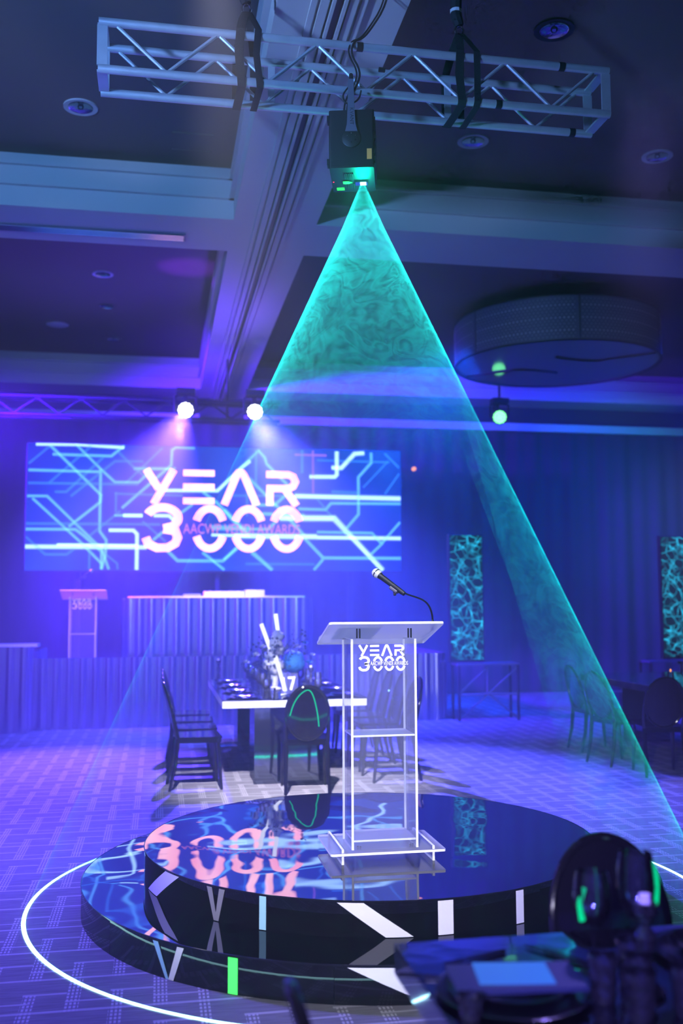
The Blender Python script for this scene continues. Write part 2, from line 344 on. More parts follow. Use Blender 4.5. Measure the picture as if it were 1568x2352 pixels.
def ribbon(pts, w):
    """mitred flat ribbon in 2D -> list of left, right points"""
    P = [Vector(p) for p in pts]; n = len(P); closed = n > 2 and (P[0]-P[-1]).length < 1e-6
    Lp, Rp = [], []
    for i in range(n):
        if closed and i in (0, n-1): d0 = (P[-1]-P[-2]).normalized(); d1 = (P[1]-P[0]).normalized()
        else:
            d0 = (P[i]-P[i-1]).normalized() if i > 0 else (P[1]-P[0]).normalized()
            d1 = (P[i+1]-P[i]).normalized() if i < n-1 else d0
        t = (d0+d1); t = t.normalized() if t.length > 1e-6 else d0
        nn = Vector((-t.y, t.x)); k = max(0.5, abs(t.dot(d1)))
        Lp.append(P[i]+nn*w/2/k); Rp.append(P[i]-nn*w/2/k)
    return Lp, Rp
def arc(cx, cy, rx, ry, a0, a1, n=14):
    return [(cx+rx*math.cos(math.radians(a0+(a1-a0)*k/n)), cy+ry*math.sin(math.radians(a0+(a1-a0)*k/n))) for k in range(n+1)]
def text_mesh(txt, size, name, mat, parent, T, extrude=0.0008, sx=1.0, align='LEFT'):
    cu = bpy.data.curves.new(name, 'FONT'); cu.body = txt; cu.size = size; cu.extrude = extrude; cu.align_x = align; cu.resolution_u = 3
    to = bpy.data.objects.new(name, cu); COL.objects.link(to)
    dg = bpy.context.evaluated_depsgraph_get(); dg.update()
    me = bpy.data.meshes.new_from_object(to.evaluated_get(dg)); bpy.data.objects.remove(to); bpy.data.curves.remove(cu)
    me.transform(Matrix.Diagonal((sx, 1, 1, 1))); me.transform(T)
    me.materials.clear(); me.materials.append(M[mat]); me.name = name
    o = bpy.data.objects.new(name, me); COL.objects.link(o)
    if parent: o.parent = parent
    return o
# logo: strokes in a 476 x 257 frame, y up
def logo_strokes():
    s = []
    def a(p, w=22): s.append(([(x-527, 1132-y) for x, y in p], w))
    a([(536, 878), (573, 938)]); a([(616, 878), (558, 985)])
    for y in (887, 930, 974): a([(643, y), (735, y)], 20)
    a([(764, 985), (800, 892), (806, 884), (816, 884), (822, 892), (860, 985)])
    a([(888, 887), (955, 887), (969, 893), (976, 909), (969, 924), (955, 931), (900, 931), (899, 985)]); a([(945, 934), (980, 985)])
    t = arc(585, 1028, 45, 33, 200, 375, 14); a(t+[(618, 1052), (588, 1060)], 25)
    a([(588, 1062), (622, 1068), (629, 1088), (622, 1106), (600, 1119), (570, 1120), (545, 1108), (537, 1088)], 25)
    for cx in (722, 836, 950):
        a(arc(cx, 1059, 42, 62, 203, 337), 23); a(arc(cx, 1059, 42, 62, 23, 157), 23)
    return s
def logo(name, mat, parent, T, depth):
    """T maps logo units (x right, y up, z = out) to local; one mesh per character"""
    st = logo_strokes(); groups = (('letter_y', 0, 2), ('letter_e', 2, 5), ('letter_a', 5, 6), ('letter_r', 6, 8), ('numeral_three', 8, 10), ('numeral_zero', 10, 12), ('numeral_zero', 12, 14), ('numeral_zero', 14, 16))
    root = bpy.data.objects.new(name, None); COL.objects.link(root); root.parent = parent; root.empty_display_size = 0.05
    for gn, i0, i1 in groups:
        mb = MB()
        for pts, w in st[i0:i1]:
            Lp, Rp = ribbon(pts, w); n = len(Lp)
            vs = [(p.x, p.y, 0) for p in Lp]+[(p.x, p.y, 0) for p in Rp]+[(p.x, p.y, depth) for p in Lp]+[(p.x, p.y, depth) for p in Rp]
            fs = []
            for i in range(n-1):
                fs += [(i, n+i, n+i+1, i+1), (2*n+i, 2*n+i+1, 3*n+i+1, 3*n+i), (i, i+1, 2*n+i+1, 2*n+i), (n+i, 3*n+i, 3*n+i+1, n+i+1)]
            fs += [(0, 2*n, 3*n, n), (n-1, 2*n-1, 4*n-1, 3*n-1)]
            mb.add(vs, fs, 0, T)
        mb.build(gn, mat, root, smooth=False)
    return root

# ---------------------------------------------------------------- setting
X0, X1, Y0, Y1, ZB, ZC = -5.0, 10.0, -6.0, 17.3, 5.2, 5.75
def quadbox(name, b, mat, loc=None):
    return struct(MB().box(*b).build(name, mat, smooth=False))
quadbox('floor', (X0, X1, Y0, Y1, -0.1, 0), 'carpet')
quadbox('ceiling', (X0, X1, Y0, Y1, ZC, ZC+0.1), 'coffer')
wb = quadbox('wall_back', (X0, X1, Y1, Y1+0.1, 0, ZC), 'wall')
quadbox('wall_left', (X0-0.1, X0, Y0, Y1, 0, ZC), 'wall'); quadbox('wall_right', (X1, X1+0.1, Y0, Y1, 0, ZC), 'wall')
quadbox('wall_front', (X0, X1, Y0-0.1, Y0, 0, ZC), 'wall')
# drape folds hanging on the back wall
mb = MB(); n = 300; vs = []
for i in range(n+1):
    x = X0+0.05+(X1-X0-0.1)*i/n; y = 17.18+0.02*math.sin(i*0.9)+0.02*math.sin(i*0.37)
    vs += [(x, y, 0.02), (x, y, 4.75)]
mb.add(vs, [(2*i, 2*i+1, 2*i+3, 2*i+2) for i in range(n)])
tag(mb.build('drape', 'wall'), 'dark pleated drape hanging across the back wall behind the stage', 'drape')
nb = [0]
def beam(x0, x1, y0, y1, ins=(0, 0, 0, 0), step=(1, 1, 1, 1)):
    """soffit box, narrower neck above it, ledge moulding around; step flags: -x +x -y +y sides are free"""
    nb[0] += 1; d = 0.13; e = 0.045
    mb = MB().box(x0, x1, y0, y1, ZB, 5.60)
    mb.box(x0+d*step[0], x1-d*step[1], y0+d*step[2], y1-d*step[3], 5.60, ZC)
    mb.box(x0-e*step[0], x1+e*step[1], y0-e*step[2], y1+e*step[3], 5.385, 5.41)
    mb.box(x0-e*.5*step[0], x1+e*.5*step[1], y0-e*.5*step[2], y1+e*.5*step[3], 5.41, 5.435)
    mb.box(x0-e*step[0], x1+e*step[1], y0-e*step[2], y1+e*step[3], 5.575, 5.60)
    return struct(mb.build('trim_%d' % nb[0], 'cream', smooth=False))
BX0, BX1 = 0.65, 1.43
beam(BX0, BX1, Y0, Y1, step=(1, 1, 0, 0))
for xa, xb, st in ((X0, -4.2, (0, 1, 0, 0)), (9.67, X1, (1, 0, 0, 0))): beam(xa, xb, Y0, Y1, step=st)
for ya, yb in ((16.6, Y1), (9.05, 9.90), (3.3, 4.15), (-2.6, -1.75)):
    s4 = (0, 0, 1, 0 if yb == Y1 else 1)
    beam(-4.2, BX0, ya, yb, step=s4); beam(BX1, 9.67, ya, yb, step=s4)
# rails and slot of the sliding partition track in the long soffit
nb[0] += 1; mb = MB()
for x, w, z in ((0.865, 0.035, 0.02), (0.925, 0.05, 0.035), (0.975, 0.02, 0.05), (1.045, 0.02, 0.05), (1.095, 0.05, 0.035), (1.16, 0.035, 0.02)):
    mb.box(x-w/2, x+w/2, Y0, Y1-0.02, ZB-z, ZB)
struct(mb.build('trim_%d' % nb[0], 'cream', smooth=False))
nb[0] += 1; struct(MB().box(0.985, 1.035, Y0, Y1-0.02, ZB-0.012, ZB).build('trim_%d' % nb[0], 'dark', smooth=False))
nb[0] += 1; struct(MB().box(BX1+.0, 9.67, 17.05, 17.14, 4.72, 4.86).box(X0, BX0, 17.05, 17.14, 4.72, 4.86).build('trim_%d' % nb[0], 'cream', smooth=False))

# linear air vent in the cross beam
t = thing('air_vent', 'long dark linear air vent set in the underside of the left cross beam', 'air vent', (-1.2, 9.57, ZB))
MB().box(-1.42, 1.42, -0.085, 0.085, -0.012, 0).build('frame', 'grey', t, smooth=False)
for k in range(4): MB().box(-1.40, 1.40, -0.066+k*0.038, -0.048+k*0.038, -0.022, -0.0122).build('slat', 'fluted', t, smooth=False)
t = thing('access_panel', 'square access panel flush in the ceiling left of the long beam', 'panel', (0.25, 8.68, ZC))
MB().box(-0.17, 0.17, -0.16, 0.16, -0.006, 0).build('panel', 'coffer', t, smooth=False)
for yy in (0.1655, -0.1655): MB().box(-0.18, 0.18, yy-0.0045, yy+0.0045, -0.012, 0).build('frame_strip', 'coffer', t, smooth=False)

def downlight(x, y, r, label, rim='ringwhite'):
    t = thing('downlight', label, 'ceiling light', (x, y, ZC), 0, 'recessed ceiling lights')
    MB().lathe([(r*0.72, -0.001), (r*0.72, -0.008), (r, -0.012), (r, 0.0)], 28, cap=False).build('trim_ring', rim, t)
    mb = MB(); seg = 28; prof = [(r*0.72, -0.009), (r*0.66, -0.004), (r*0.45, -0.0035), (0.001, -0.003)]
    mb.lathe([(r*0.71, -0.012), (r*0.60, -0.0045), (r*0.3, -0.0030), (0.001, -0.0028)], seg, cap=False); mb.build('reflector', 'reflector', t)
    MB().lathe([(0.001, -0.022), (r*0.14, -0.02), (r*0.18, -0.006), (r*0.18, -0.004)], 12).build('bulb', 'glass', t)
downlight(2.755, 6.45, 0.145, 'large dark rimmed downlight nearest the top right corner', 'dark')
downlight(2.72, 8.23, 0.14, 'white rimmed downlight just right of the laser, under the truss end')
downlight(4.50, 8.23, 0.14, 'white rimmed downlight at the right edge of the near coffer')
downlight(-0.685, 8.20, 0.14, 'white rimmed downlight in the left near coffer below the truss end')
downlight(-0.735, 12.52, 0.13, 'blue lit downlight in the left far coffer, nearest the cross beam')
downlight(-0.75, 13.91, 0.13, 'dim downlight in the left far coffer, middle of the row of three', 'coffer')
downlight(-0.743, 15.67, 0.13, 'faint downlight in the left far coffer, nearest the back wall', 'coffer')
t = thing('ceiling_speaker', 'round flat speaker grille in the left far coffer ceiling', 'speaker', (-1.517, 14.95, ZC))
MB().lathe([(0.001, -0.02), (0.15, -0.02), (0.165, -0.012), (0.165, 0)], 28).build('grille', 'ringwhite', t)
MB().lathe([(0.1655, -0.016), (0.18, -0.012), (0.18, 0), (0.1655, 0)], 28, cap=False).build('rim', 'coffer', t)

# drum chandelier
t = thing('drum_chandelier', 'huge round perforated drum ceiling lamp at the right', 'ceiling lamp', (5.55, 13.2, 4.98))
R = 1.44; H = 0.60
for k in range(6):
    mb = MB(); n = 10; a0 = 2*PI*k/6+0.35; vs = []
    for i in range(n+1):
        a = a0+(2*PI/6-0.012)*i/n
        vs += [(R*math.cos(a), R*math.sin(a), 0.012), (R*math.cos(a), R*math.sin(a), H-0.012), ((R-0.02)*math.cos(a), (R-0.02)*math.sin(a), 0.012), ((R-0.02)*math.cos(a), (R-0.02)*math.sin(a), H-0.012)]
    f = []
    for i in range(n):
        o = 4*i; f += [(o, o+4, o+5, o+1), (o+2, o+3, o+7, o+6)]
    f += [(0, 1, 3, 2), (4*n, 4*n+2, 4*n+3, 4*n+1)]
    mb.add(vs, f); pn = mb.build('shade_panel', 'shade', t)
    mb = MB()                                       # raised dot rows of the perforated pattern, one mesh per panel
    for row in range(13):
        big = row % 4 == 2
        for i in range(26):
            a = a0+0.02+(2*PI/6-0.05)*(i+(0.5 if row % 2 else 0))/26; z = 0.05+row*0.0415; q = 0.013 if big else 0.007
            c = Vector((math.cos(a), math.sin(a), 0)); tt = Vector((-math.sin(a), math.cos(a), 0)); p = c*(R+0.002)+Vector((0, 0, z))
            mb.add([p-tt*q, p+Vector((0, 0, -q)), p+tt*q, p+Vector((0, 0, q)), p+c*0.004], [(0, 1, 4), (1, 2, 4), (2, 3, 4), (3, 0, 4)])
    d = mb.build('dot_relief', 'ringwhite', t, smooth=False); d['kind'] = 'stuff'
for z in (0.0, H-0.012): MB().lathe([(R-0.03, z), (R+0.008, z), (R+0.008, z+0.014), (R-0.03, z+0.014), (R-0.03, z)], 64, cap=False).build('rim', 'dark', t)
MB().lathe([(0.001, 0.02), (R-0.03, 0.02), (R-0.03, 0.03), (0.001, 0.03)], 64).build('diffuser', 'diffuser', t)
for s in (1, -1):
    pts = [(s*(-1.05+0.0), s*0.92, 0.008), (s*(-0.55), s*0.45, 0.008)]+[(s*(-0.55+0.75*(1-math.cos(a))), s*(0.45-0.12*math.sin(a*2)), 0.008) for a in [i*PI/10 for i in range(1, 6)]]
    MB().tube(pts, 0.012, 6).build('diffuser_bar', 'dark', t)
MB().tube([(0, 0, H), (0, 0, ZC-4.98)], 0.03, 10).build('stem', 'dark', t)

# ---------------------------------------------------------------- truss with slings, cable, laser
TY0, TY1, TZ0, TZ1, TXA, TXB = 5.36, 5.62, 4.555, 4.825, -0.36, 2.63
t = thing('lighting_truss', 'silver aluminium box truss hanging over the round platform', 'truss', (0, 0, 0))
for y in (TY0, TY1):
    for z in (TZ0, TZ1): MB().tube([(TXA, y, z), (TXB, y, z)], 0.024, 14).build('chord', 'alu', t)
def braces(fa, n=10):
    xs = [TXA+0.09+(TXB-TXA-0.18)*i/n for i in range(n+1)]
    for i in range(n):
        a, b = fa(xs[i]+0.012, i % 2 == 0), fa(xs[i+1]-0.012, i % 2 == 1)
        MB().tube([a, b], 0.0105, 8).build('brace', 'alu', t)
braces(lambda x, up: (x, TY0, TZ1-0.02 if up else TZ0+0.02)); braces(lambda x, up: (x, TY1, TZ1-0.02 if up else TZ0+0.02))
for x in (TXA+0.02, TXB-0.02):
    for y in (TY0, TY1): MB().box(x-0.028, x+0.028, y-0.006, y+0.006, TZ0+0.02, TZ1-0.02).build('end_plate', 'alu', t)
    for z in (TZ0, TZ1): MB().box(x-0.028, x+0.028, TY0+0.02, TY1-0.02, z-0.006, z+0.006).build('end_plate', 'alu', t)
for x in (0.62, 1.70):
    MB().box(x-0.02, x+0.02, TY1-0.006, TY1+0.006, TZ0+0.02, TZ1-0.02).build('cross_plate', 'alu', t)
for x, y, z in ((1.10, TY0, TZ1), (2.33, TY0, TZ1), (1.93, TY0, TZ0), (2.5, TY1, TZ0), (1.23, TY0, 4.70)):
    MB().tube([(x-0.018, y, z), (x+0.018, y, z)], 0.0265 if z != 4.70 else 0.014, 12).build('tape_band', 'dark', t)

def strap(mb, pts, w=0.05, th=0.006):
    P = [Vector(p) for p in pts]; vs = []
    for i, p in enumerate(P):
        vs += [p+Vector((-w/2, 0, 0)), p+Vector((w/2, 0, 0)), p+Vector((w/2, th, th)), p+Vector((-w/2, th, th))]
    fs = []
    for i in range(len(P)-1):
        for k in range(4): fs.append((4*i+k, 4*i+(k+1) % 4, 4*i+4+(k+1) % 4, 4*i+4+k))
    fs += [(0, 1, 2, 3), (4*len(P)-4, 4*len(P)-1, 4*len(P)-2, 4*len(P)-3)]
    mb.add(vs, fs)
def sling(x, label, lean):
    t = thing('sling_strap', label, 'strap', (x, 5.49, TZ1))
    top = 0.22
    for s, (dx, sl) in enumerate(((-0.045, 0.01), (0.055, 0.012+lean))):
        mb = MB(); w = 0.048 if s == 0 else 0.038
        y0, y1 = TY0-5.49-0.028, TY1-5.49+0.03; zt, zb = 0.028, TZ0-TZ1-0.028
        strap(mb, [(0.012*s, -0.005, top), (dx*0.6, y0*0.5, 0.13), (dx, y0, zt), (dx-sl, y0-0.004, -0.12), (dx+sl*0.6, y0-0.002, zb+0.02), (dx+sl, y0+0.02, zb-0.004), (dx, y1-0.02, zb-0.004), (dx, y1, zb+0.02), (dx, y1, zt), (dx*0.6, y1*0.5, 0.13), (0.012*s, 0.005, top)], w)
        mb.build('sling', 'webbing', t)
    pts = [(0.025*math.cos(a), 0, top+0.02+0.035*math.sin(a)) for a in [2*PI*i/12 for i in range(13)]]
    MB().tube(pts, 0.007, 6).build('shackle', 'chrome', t)
    mb = MB(); mb.tube([(0, 0, top+0.05), (-0.02, 0, top+0.11), (-0.02, 0, ZB-TZ1-0.04), (0, 0, ZC-TZ1-0.0)], [0.028, 0.034, 0.034, 0.03], 8); mb.build('hanging_strap', 'webbing', t)
    MB().tube([(-0.02, 0, top+0.13), (-0.02, 0, top+0.15)], 0.036, 10).build('tape_band', 'ringwhite', t)
sling(0.46, 'black sling strap round the left half of the truss', 0.0)
sling(1.74, 'black sling strap round the right half of the truss', -0.012)
pts = [(1.34, 5.40, ZC), (1.32, 5.40, 5.4), (1.27, 5.39, 5.12), (1.16, 5.37, 4.93), (1.11, 5.345, 4.865), (1.06, 5.33, 4.84), (1.04, 5.325, 4.76), (1.10, 5.325, 4.66), (1.08, 5.33, 4.58), (1.03, 5.34, 4.50), (1.02, 5.36, 4.40), (1.03, 5.37, 4.335)]
def smooth_path(p, it=2):
    p = [Vector(a) for a in p]
    for _ in range(it):
        q = [p[0]]
        for a, b in zip(p, p[1:]): q += [a*0.75+b*0.25, a*0.25+b*0.75]
        p = q+[p[-1]]
    return p
mb = MB(); mb.tube(smooth_path(pts), 0.006, 6); mb.tube(smooth_path([(x-0.015, y+0.012, z+0.004) for x, y, z in pts]), 0.005, 6)
tag(mb.build('power_cable', 'dark'), 'thin black cable running from the ceiling over the truss to the laser', 'cable')

# laser projector: box hung nose down, emitter in its lower face
t = thing('laser_projector', 'black laser projector clamped under the truss, shining down', 'projector', (1.058, 5.36, 4.03), math.radians(-14))
w, d, h = 0.125, 0.165, 0.33
mb = MB(); mb.prism(rrect(2*w, 2*d, 0.012), 0.012, h); mb.build('housing', 'black', t)
mb = MB(); mb.prism(rrect(2*w-0.004, 2*d-0.004, 0.01), 0.0, 0.012); mb.build('front_panel', 'black', t)
for z in (0.03, h-0.05): MB().box(-w-0.012, -w, -d*0.9, -d*0.55, z, z+0.03).build('foot', 'dark', t, smooth=False)
for k in range(7): MB().box(w, w+0.006, -d+0.02, d-0.02, 0.03+k*0.042, 0.045+k*0.042).build('fin', 'dark', t, smooth=False)
for yy in (-0.06, 0.07):
    for k in range(5): MB().box(-0.045+0.011*k, -0.039+0.011*k, yy-0.035, yy+0.035, -0.006, 0).build('vent_slat', 'dark', t, smooth=False)
MB().box(0.012, 0.082, 0.005, 0.05, -0.012, 0).build('aperture_frame', 'chrome', t, smooth=False)
MB().box(0.040, 0.073, 0.012, 0.040, -0.016, -0.0121).build('aperture', 'laser_hot', t, smooth=False)
MB().prism([(-0.058, 0.0), (-0.026, 0.0), (-0.003, 0.018), (-0.026, 0.036), (-0.058, 0.036)], -0.0075, -0.0062).build('arrow_sticker', 'yellow', t, smooth=False)
MB().box(-0.10, -0.055, 0.10, 0.135, -0.002, 0).build('sticker', 'yellow', t, smooth=False)
MB().box(0.085, 0.112, -d-0.002, -d, 0.045, 0.105).build('warning_sticker', 'orange', t, smooth=False)
MB().tube([(-0.112, 0.02, -0.003), (-0.112, 0.02, 0.002)], 0.004, 8).build('indicator', 'red_led', t)
# yoke arm on the near face, and its pivot
T = Matrix.Translation((0, -d-0.013, 0)) @ Matrix.Rotation(PI/2, 4, 'X')
arm = MB().prism([(-0.016, 0.50), (0.014, 0.50), (0.018, 0.33), (0.024, 0.24), (0.034, 0.20), (-0.034, 0.20), (-0.024, 0.24), (-0.020, 0.33)], -0.006, 0.006, T=T).build('yoke_arm', 'grey', t, smooth=False)
text_mesh('KVANT', 0.030, 'lettering', 'dark', arm, Matrix.Translation((-0.006, -d-0.0198, 0.335)) @ Matrix.Rotation(PI/2, 4, 'X') @ Matrix.Rotation(-PI/2, 4, 'Z'), 0.0004)
T2 = Matrix.Translation((0, -d, 0.165)) @ Matrix.Rotation(PI/2, 4, 'X')
MB().lathe([(0.052, 0), (0.052, 0.006), (0.047, 0.009), (0.001, 0.009)], 28, T=T2).build('pivot_plate', 'dark', t)
for k in range(6):
    a = PI/6+k*PI/3; MB().tube([(0.026*math.cos(a), -d-0.009, 0.165+0.026*math.sin(a)), (0.026*math.cos(a), -d-0.013, 0.165+0.026*math.sin(a))], 0.0035, 6).build('bolt', 'chrome', t)
mb = MB(); mb.tube([(0, -d-0.012, 0.50), (0, -d-0.012, 0.525), (0, -0.01, 0.528)], 0.012, 8); mb.build('clamp', 'dark', t)
pts = [(-0.04+0.0*i, -d-0.0, 0.0) for i in range(2)]
MB().tube(smooth_path([(-0.01, -0.03, 0.55), (-0.05, -0.10, 0.46), (-0.045, -0.15, 0.40), (-0.02, -0.14, 0.37), (0.04, -0.1, 0.42), (0.05, -0.05, 0.50)]), 0.005, 6).build('safety_cord', 'dark', t)

# ---------------------------------------------------------------- laser cone in the haze and its ring on the carpet
APEX = Vector((1.117, 5.377, 4.010)); RC = Vector((1.21, 5.72, 0.012)); RR = 1.885
def cone_material():
    m, nt, out = new_mat('laser_lit_haze')
    tc = N(nt, 'ShaderNodeTexCoord'); sp = N(nt, 'ShaderNodeSeparateXYZ'); L(nt, tc.outputs['Object'], sp.inputs[0])
    def Mh(op, a, b=None, c=None, clamp=False):
        n = N(nt, 'ShaderNodeMath', operation=op); n.use_clamp = clamp
        for i, v in enumerate((a, b, c)):
            if v is None: continue
            if isinstance(v, (int, float)): n.inputs[i].default_value = v
            else: L(nt, v, n.inputs[i])
        return n.outputs[0]
    x, y, z = sp.outputs
    # distance from the apex along the axis (object origin is the apex, -z down)
    h = Mh('MULTIPLY', z, -1.0)
    ax = Mh('MULTIPLY', h, (RC.x-APEX.x)/APEX.z); ay = Mh('MULTIPLY', h, (RC.y-APEX.y)/APEX.z)
    phi = Mh('ARCTAN2', Mh('SUBTRACT', y, ay), Mh('SUBTRACT', x, ax))
    # scanner brightness: full at the right side, weaker round the front, and everywhere near the lens
    wob = N(nt, 'ShaderNodeTexNoise'); wob.inputs['Scale'].default_value = 1.3; wob.inputs['Detail'].default_value = 3; L(nt, tc.outputs['Object'], wob.inputs['Vector'])
    lim = Mh('MULTIPLY_ADD', Mh('EXPONENT', Mh('MULTIPLY_ADD', h, -1.05, 0.84)), 0.55, -1.18)                # front edge of the bright sector closes with the fall
    f1 = Mh('MULTIPLY', Mh('GREATER_THAN', phi, lim), Mh('LESS_THAN', phi, 0.35))
    top = N(nt, 'ShaderNodeMapRange', interpolation_type='SMOOTHSTEP'); top.inputs['From Min'].default_value = 0.05; top.inputs['From Max'].default_value = 1.75; top.inputs['To Min'].default_value = 1; top.inputs['To Max'].default_value = 0.022
    L(nt, h, top.inputs[0])
    sec = N(nt, 'ShaderNodeMapRange'); sec.inputs['From Min'].default_value = 0.9; sec.inputs['From Max'].default_value = 4.0; sec.inputs['To Min'].default_value = 0.22; sec.inputs['To Max'].default_value = 0.08
    L(nt, h, sec.inputs[0])
    s = Mh('MAXIMUM', top.outputs[0], Mh('MULTIPLY', f1, sec.outputs[0]))
    # marbled smoke
    mp = N(nt, 'ShaderNodeMapping'); mp.inputs['Scale'].default_value = (1, 1, 1.5); L(nt, tc.outputs['Object'], mp.inputs[0])
    w1 = N(nt, 'ShaderNodeTexNoise'); w1.inputs['Scale'].default_value = 1.4; w1.inputs['Detail'].default_value = 2; w1.inputs['Distortion'].default_value = 1.2; L(nt, mp.outputs[0], w1.inputs['Vector'])
    ad = N(nt, 'ShaderNodeVectorMath', operation='MULTIPLY_ADD'); ad.inputs[1].default_value = (0.9,)*3; L(nt, w1.outputs['Color'], ad.inputs[0]); L(nt, mp.outputs[0], ad.inputs[2])
    n1 = N(nt, 'ShaderNodeTexNoise'); n1.inputs['Scale'].default_value = 2.1; n1.inputs['Detail'].default_value = 3.0; n1.inputs['Distortion'].default_value = 2.0; L(nt, ad.outputs[0], n1.inputs['Vector'])
    ridge = Mh('ABSOLUTE', Mh('SUBTRACT', Mh('FRACT', Mh('MULTIPLY', n1.outputs[0], 5.0)), 0.5))   # contour lines
    r1 = N(nt, 'ShaderNodeMapRange'); r1.inputs['From Min'].default_value = 0.0; r1.inputs['From Max'].default_value = 0.5; r1.inputs['To Min'].default_value = 0.5; r1.inputs['To Max'].default_value = 1.4
    L(nt, ridge, r1.inputs[0])
    r2 = N(nt, 'ShaderNodeMapRange'); r2.inputs['From Min'].default_value = 0.35; r2.inputs['From Max'].default_value = 0.65; r2.inputs['To Min'].default_value = 0.5; r2.inputs['To Max'].default_value = 1.5
    L(nt, wob.outputs[0], r2.inputs[0])
    s = Mh('MULTIPLY', Mh('MULTIPLY', s, r1.outputs[0]), r2.outputs[0])
    st = Mh('MULTIPLY', s, CONE_GAIN)
    e = N(nt, 'ShaderNodeEmission'); L(nt, st, e.inputs[1])
    rp = N(nt, 'ShaderNodeValToRGB'); rp.color_ramp.elements[0].color = (0.02, 0.92, 0.80, 1); rp.color_ramp.elements[1].color = (0.0, 0.62, 0.28, 1)
    e2 = rp.color_ramp.elements.new(0.5); e2.color = (0.0, 0.56, 0.60, 1)
    L(nt, Mh('DIVIDE', h, 4.2), rp.inputs[0]); L(nt, rp.outputs[0], e.inputs[0])
    L(nt, e.outputs[0], out.inputs['Volume'])
    return m
CONE_GAIN = 25.0
mb = MB(); seg = 160; th = 0.009
rows = [0.0, 0.06, 0.2, 0.45, 0.72, 1.0]
def ringpt(f, k, dr):
    a = 2*PI*k/seg; c = (RC-APEX)*f; r = max(0.012, RR*f)+dr
    return (c.x+r*math.cos(a), c.y+r*math.sin(a), c.z)
vs = []
for f in rows: vs += [ringpt(f, k, th/2) for k in range(seg)]
for f in reversed(rows): vs += [ringpt(f, k, -th/2) for k in range(seg)]
nr = 2*len(rows); fs = []
for i in range(nr):
    for k in range(seg):
        j = (i+1) % nr; fs.append((i*seg+k, i*seg+(k+1) % seg, j*seg+(k+1) % seg, j*seg+k))
mb.add(vs, fs); c = mb.build('laser_cone', cone_material()); c.location = APEX; c['kind'] = 'stuff'
tag(c, 'turquoise hollow cone of laser light in the haze above the platform', 'laser beam')

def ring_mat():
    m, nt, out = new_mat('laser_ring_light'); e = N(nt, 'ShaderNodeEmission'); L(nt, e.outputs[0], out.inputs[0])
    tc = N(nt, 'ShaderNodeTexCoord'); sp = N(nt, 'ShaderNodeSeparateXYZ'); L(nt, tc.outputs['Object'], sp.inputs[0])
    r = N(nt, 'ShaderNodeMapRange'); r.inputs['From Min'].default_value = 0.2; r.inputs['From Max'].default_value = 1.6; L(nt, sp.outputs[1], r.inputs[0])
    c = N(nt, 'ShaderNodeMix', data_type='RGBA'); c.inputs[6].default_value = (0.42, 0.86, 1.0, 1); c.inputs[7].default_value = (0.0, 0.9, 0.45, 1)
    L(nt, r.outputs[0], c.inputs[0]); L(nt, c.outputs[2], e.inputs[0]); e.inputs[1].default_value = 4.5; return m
mb = MB(); seg = 180; w = 0.011
vs = []
for k in range(seg):
    a = 2*PI*k/seg; cc, ss = math.cos(a), math.sin(a)
    vs += [((RR-w)*cc, (RR-w)*ss, 0), (RR*cc, RR*ss, 0.004), ((RR+w)*cc, (RR+w)*ss, 0)]
fs = []
for k in range(seg):
    j = (k+1) % seg; fs += [(3*k, 3*j, 3*j+1, 3*k+1), (3*k+1, 3*j+1, 3*j+2, 3*k+2)]
mb.add(vs, fs); o = mb.build('laser_ring', ring_mat()); o.location = (RC.x, RC.y, 0.003)
tag(o, 'glowing white cyan laser circle drawn on the carpet round the platform', 'light ring')

# ---------------------------------------------------------------- round platform: two tiers
PC = (1.2, 5.7)
def strip(cells, r, mat, name, parent, z0, z1):
    """curved foil on a cylinder: cells = (angle top left, top right, bottom left, bottom right)"""
    tl, tr, bl, br = [math.radians(a) for a in cells]; n = 8; m = 8; vs = []
    for j in range(m+1):
        f = j/m
        for i in range(n+1):
            a = (tl+(tr-tl)*i/n)*(1-f)+(bl+(br-bl)*i/n)*f; z = z1*(1-f)+z0*f
            vs.append((r*math.cos(a), r*math.sin(a), z))
    fs = [(j*(n+1)+i, j*(n+1)+i+1, (j+1)*(n+1)+i+1, (j+1)*(n+1)+i) for j in range(m) for i in range(n)]
    return MB().add(vs, fs).build(name, mat, parent)
def tier(name, label, z0, h, r, top):
    t = thing(name, label, 'platform', (*PC, z0))
    MB().lathe([(0.001, h-0.006), (r, h-0.006), (r, h), (0.001, h)], 128).build('top_panel', top, t)
    n = 8
    for k in range(n):                      # curved facing panels with thin seams
        a0, a1 = 2*PI*k/n-PI/2-0.30, 2*PI*(k+1)/n-PI/2-0.30-0.0012; m = 16; vs = []
        for i in range(m+1):
            a = a0+(a1-a0)*i/m
            vs += [((r-0.002)*math.cos(a), (r-0.002)*math.sin(a), 0), ((r-0.002)*math.cos(a), (r-0.002)*math.sin(a), h-0.007),
                   ((r-0.012)*math.cos(a), (r-0.012)*math.sin(a), h-0.007), ((r-0.012)*math.cos(a), (r-0.012)*math.sin(a), 0)]
        fs = [(4*i+q, 4*i+4+q, 4*i+4+(q+1) % 4, 4*i+(q+1) % 4) for i in range(m) for q in range(4)]
        fs += [(0, 1, 2, 3), (4*m, 4*m+3, 4*m+2, 4*m+1)]
        MB().add(vs, fs).build('side_panel', 'tier_side', t)
    MB().lathe([(r-0.001, h-0.0075), (r+0.0015, h-0.006), (r+0.0015, h+0.0005), (r-0.003, h+0.0008)], 128, cap=False).build('edge_trim', 'gloss', t)
    return t
lo = tier('platform_lower_tier', 'lower and wider tier of the round black mirror platform', 0.0, 0.16, 1.59, 'tier_low')
up = tier('platform_upper_tier', 'upper tier of the round black mirror platform carrying the lectern', 0.161, 0.159, 1.26, 'tier_top')
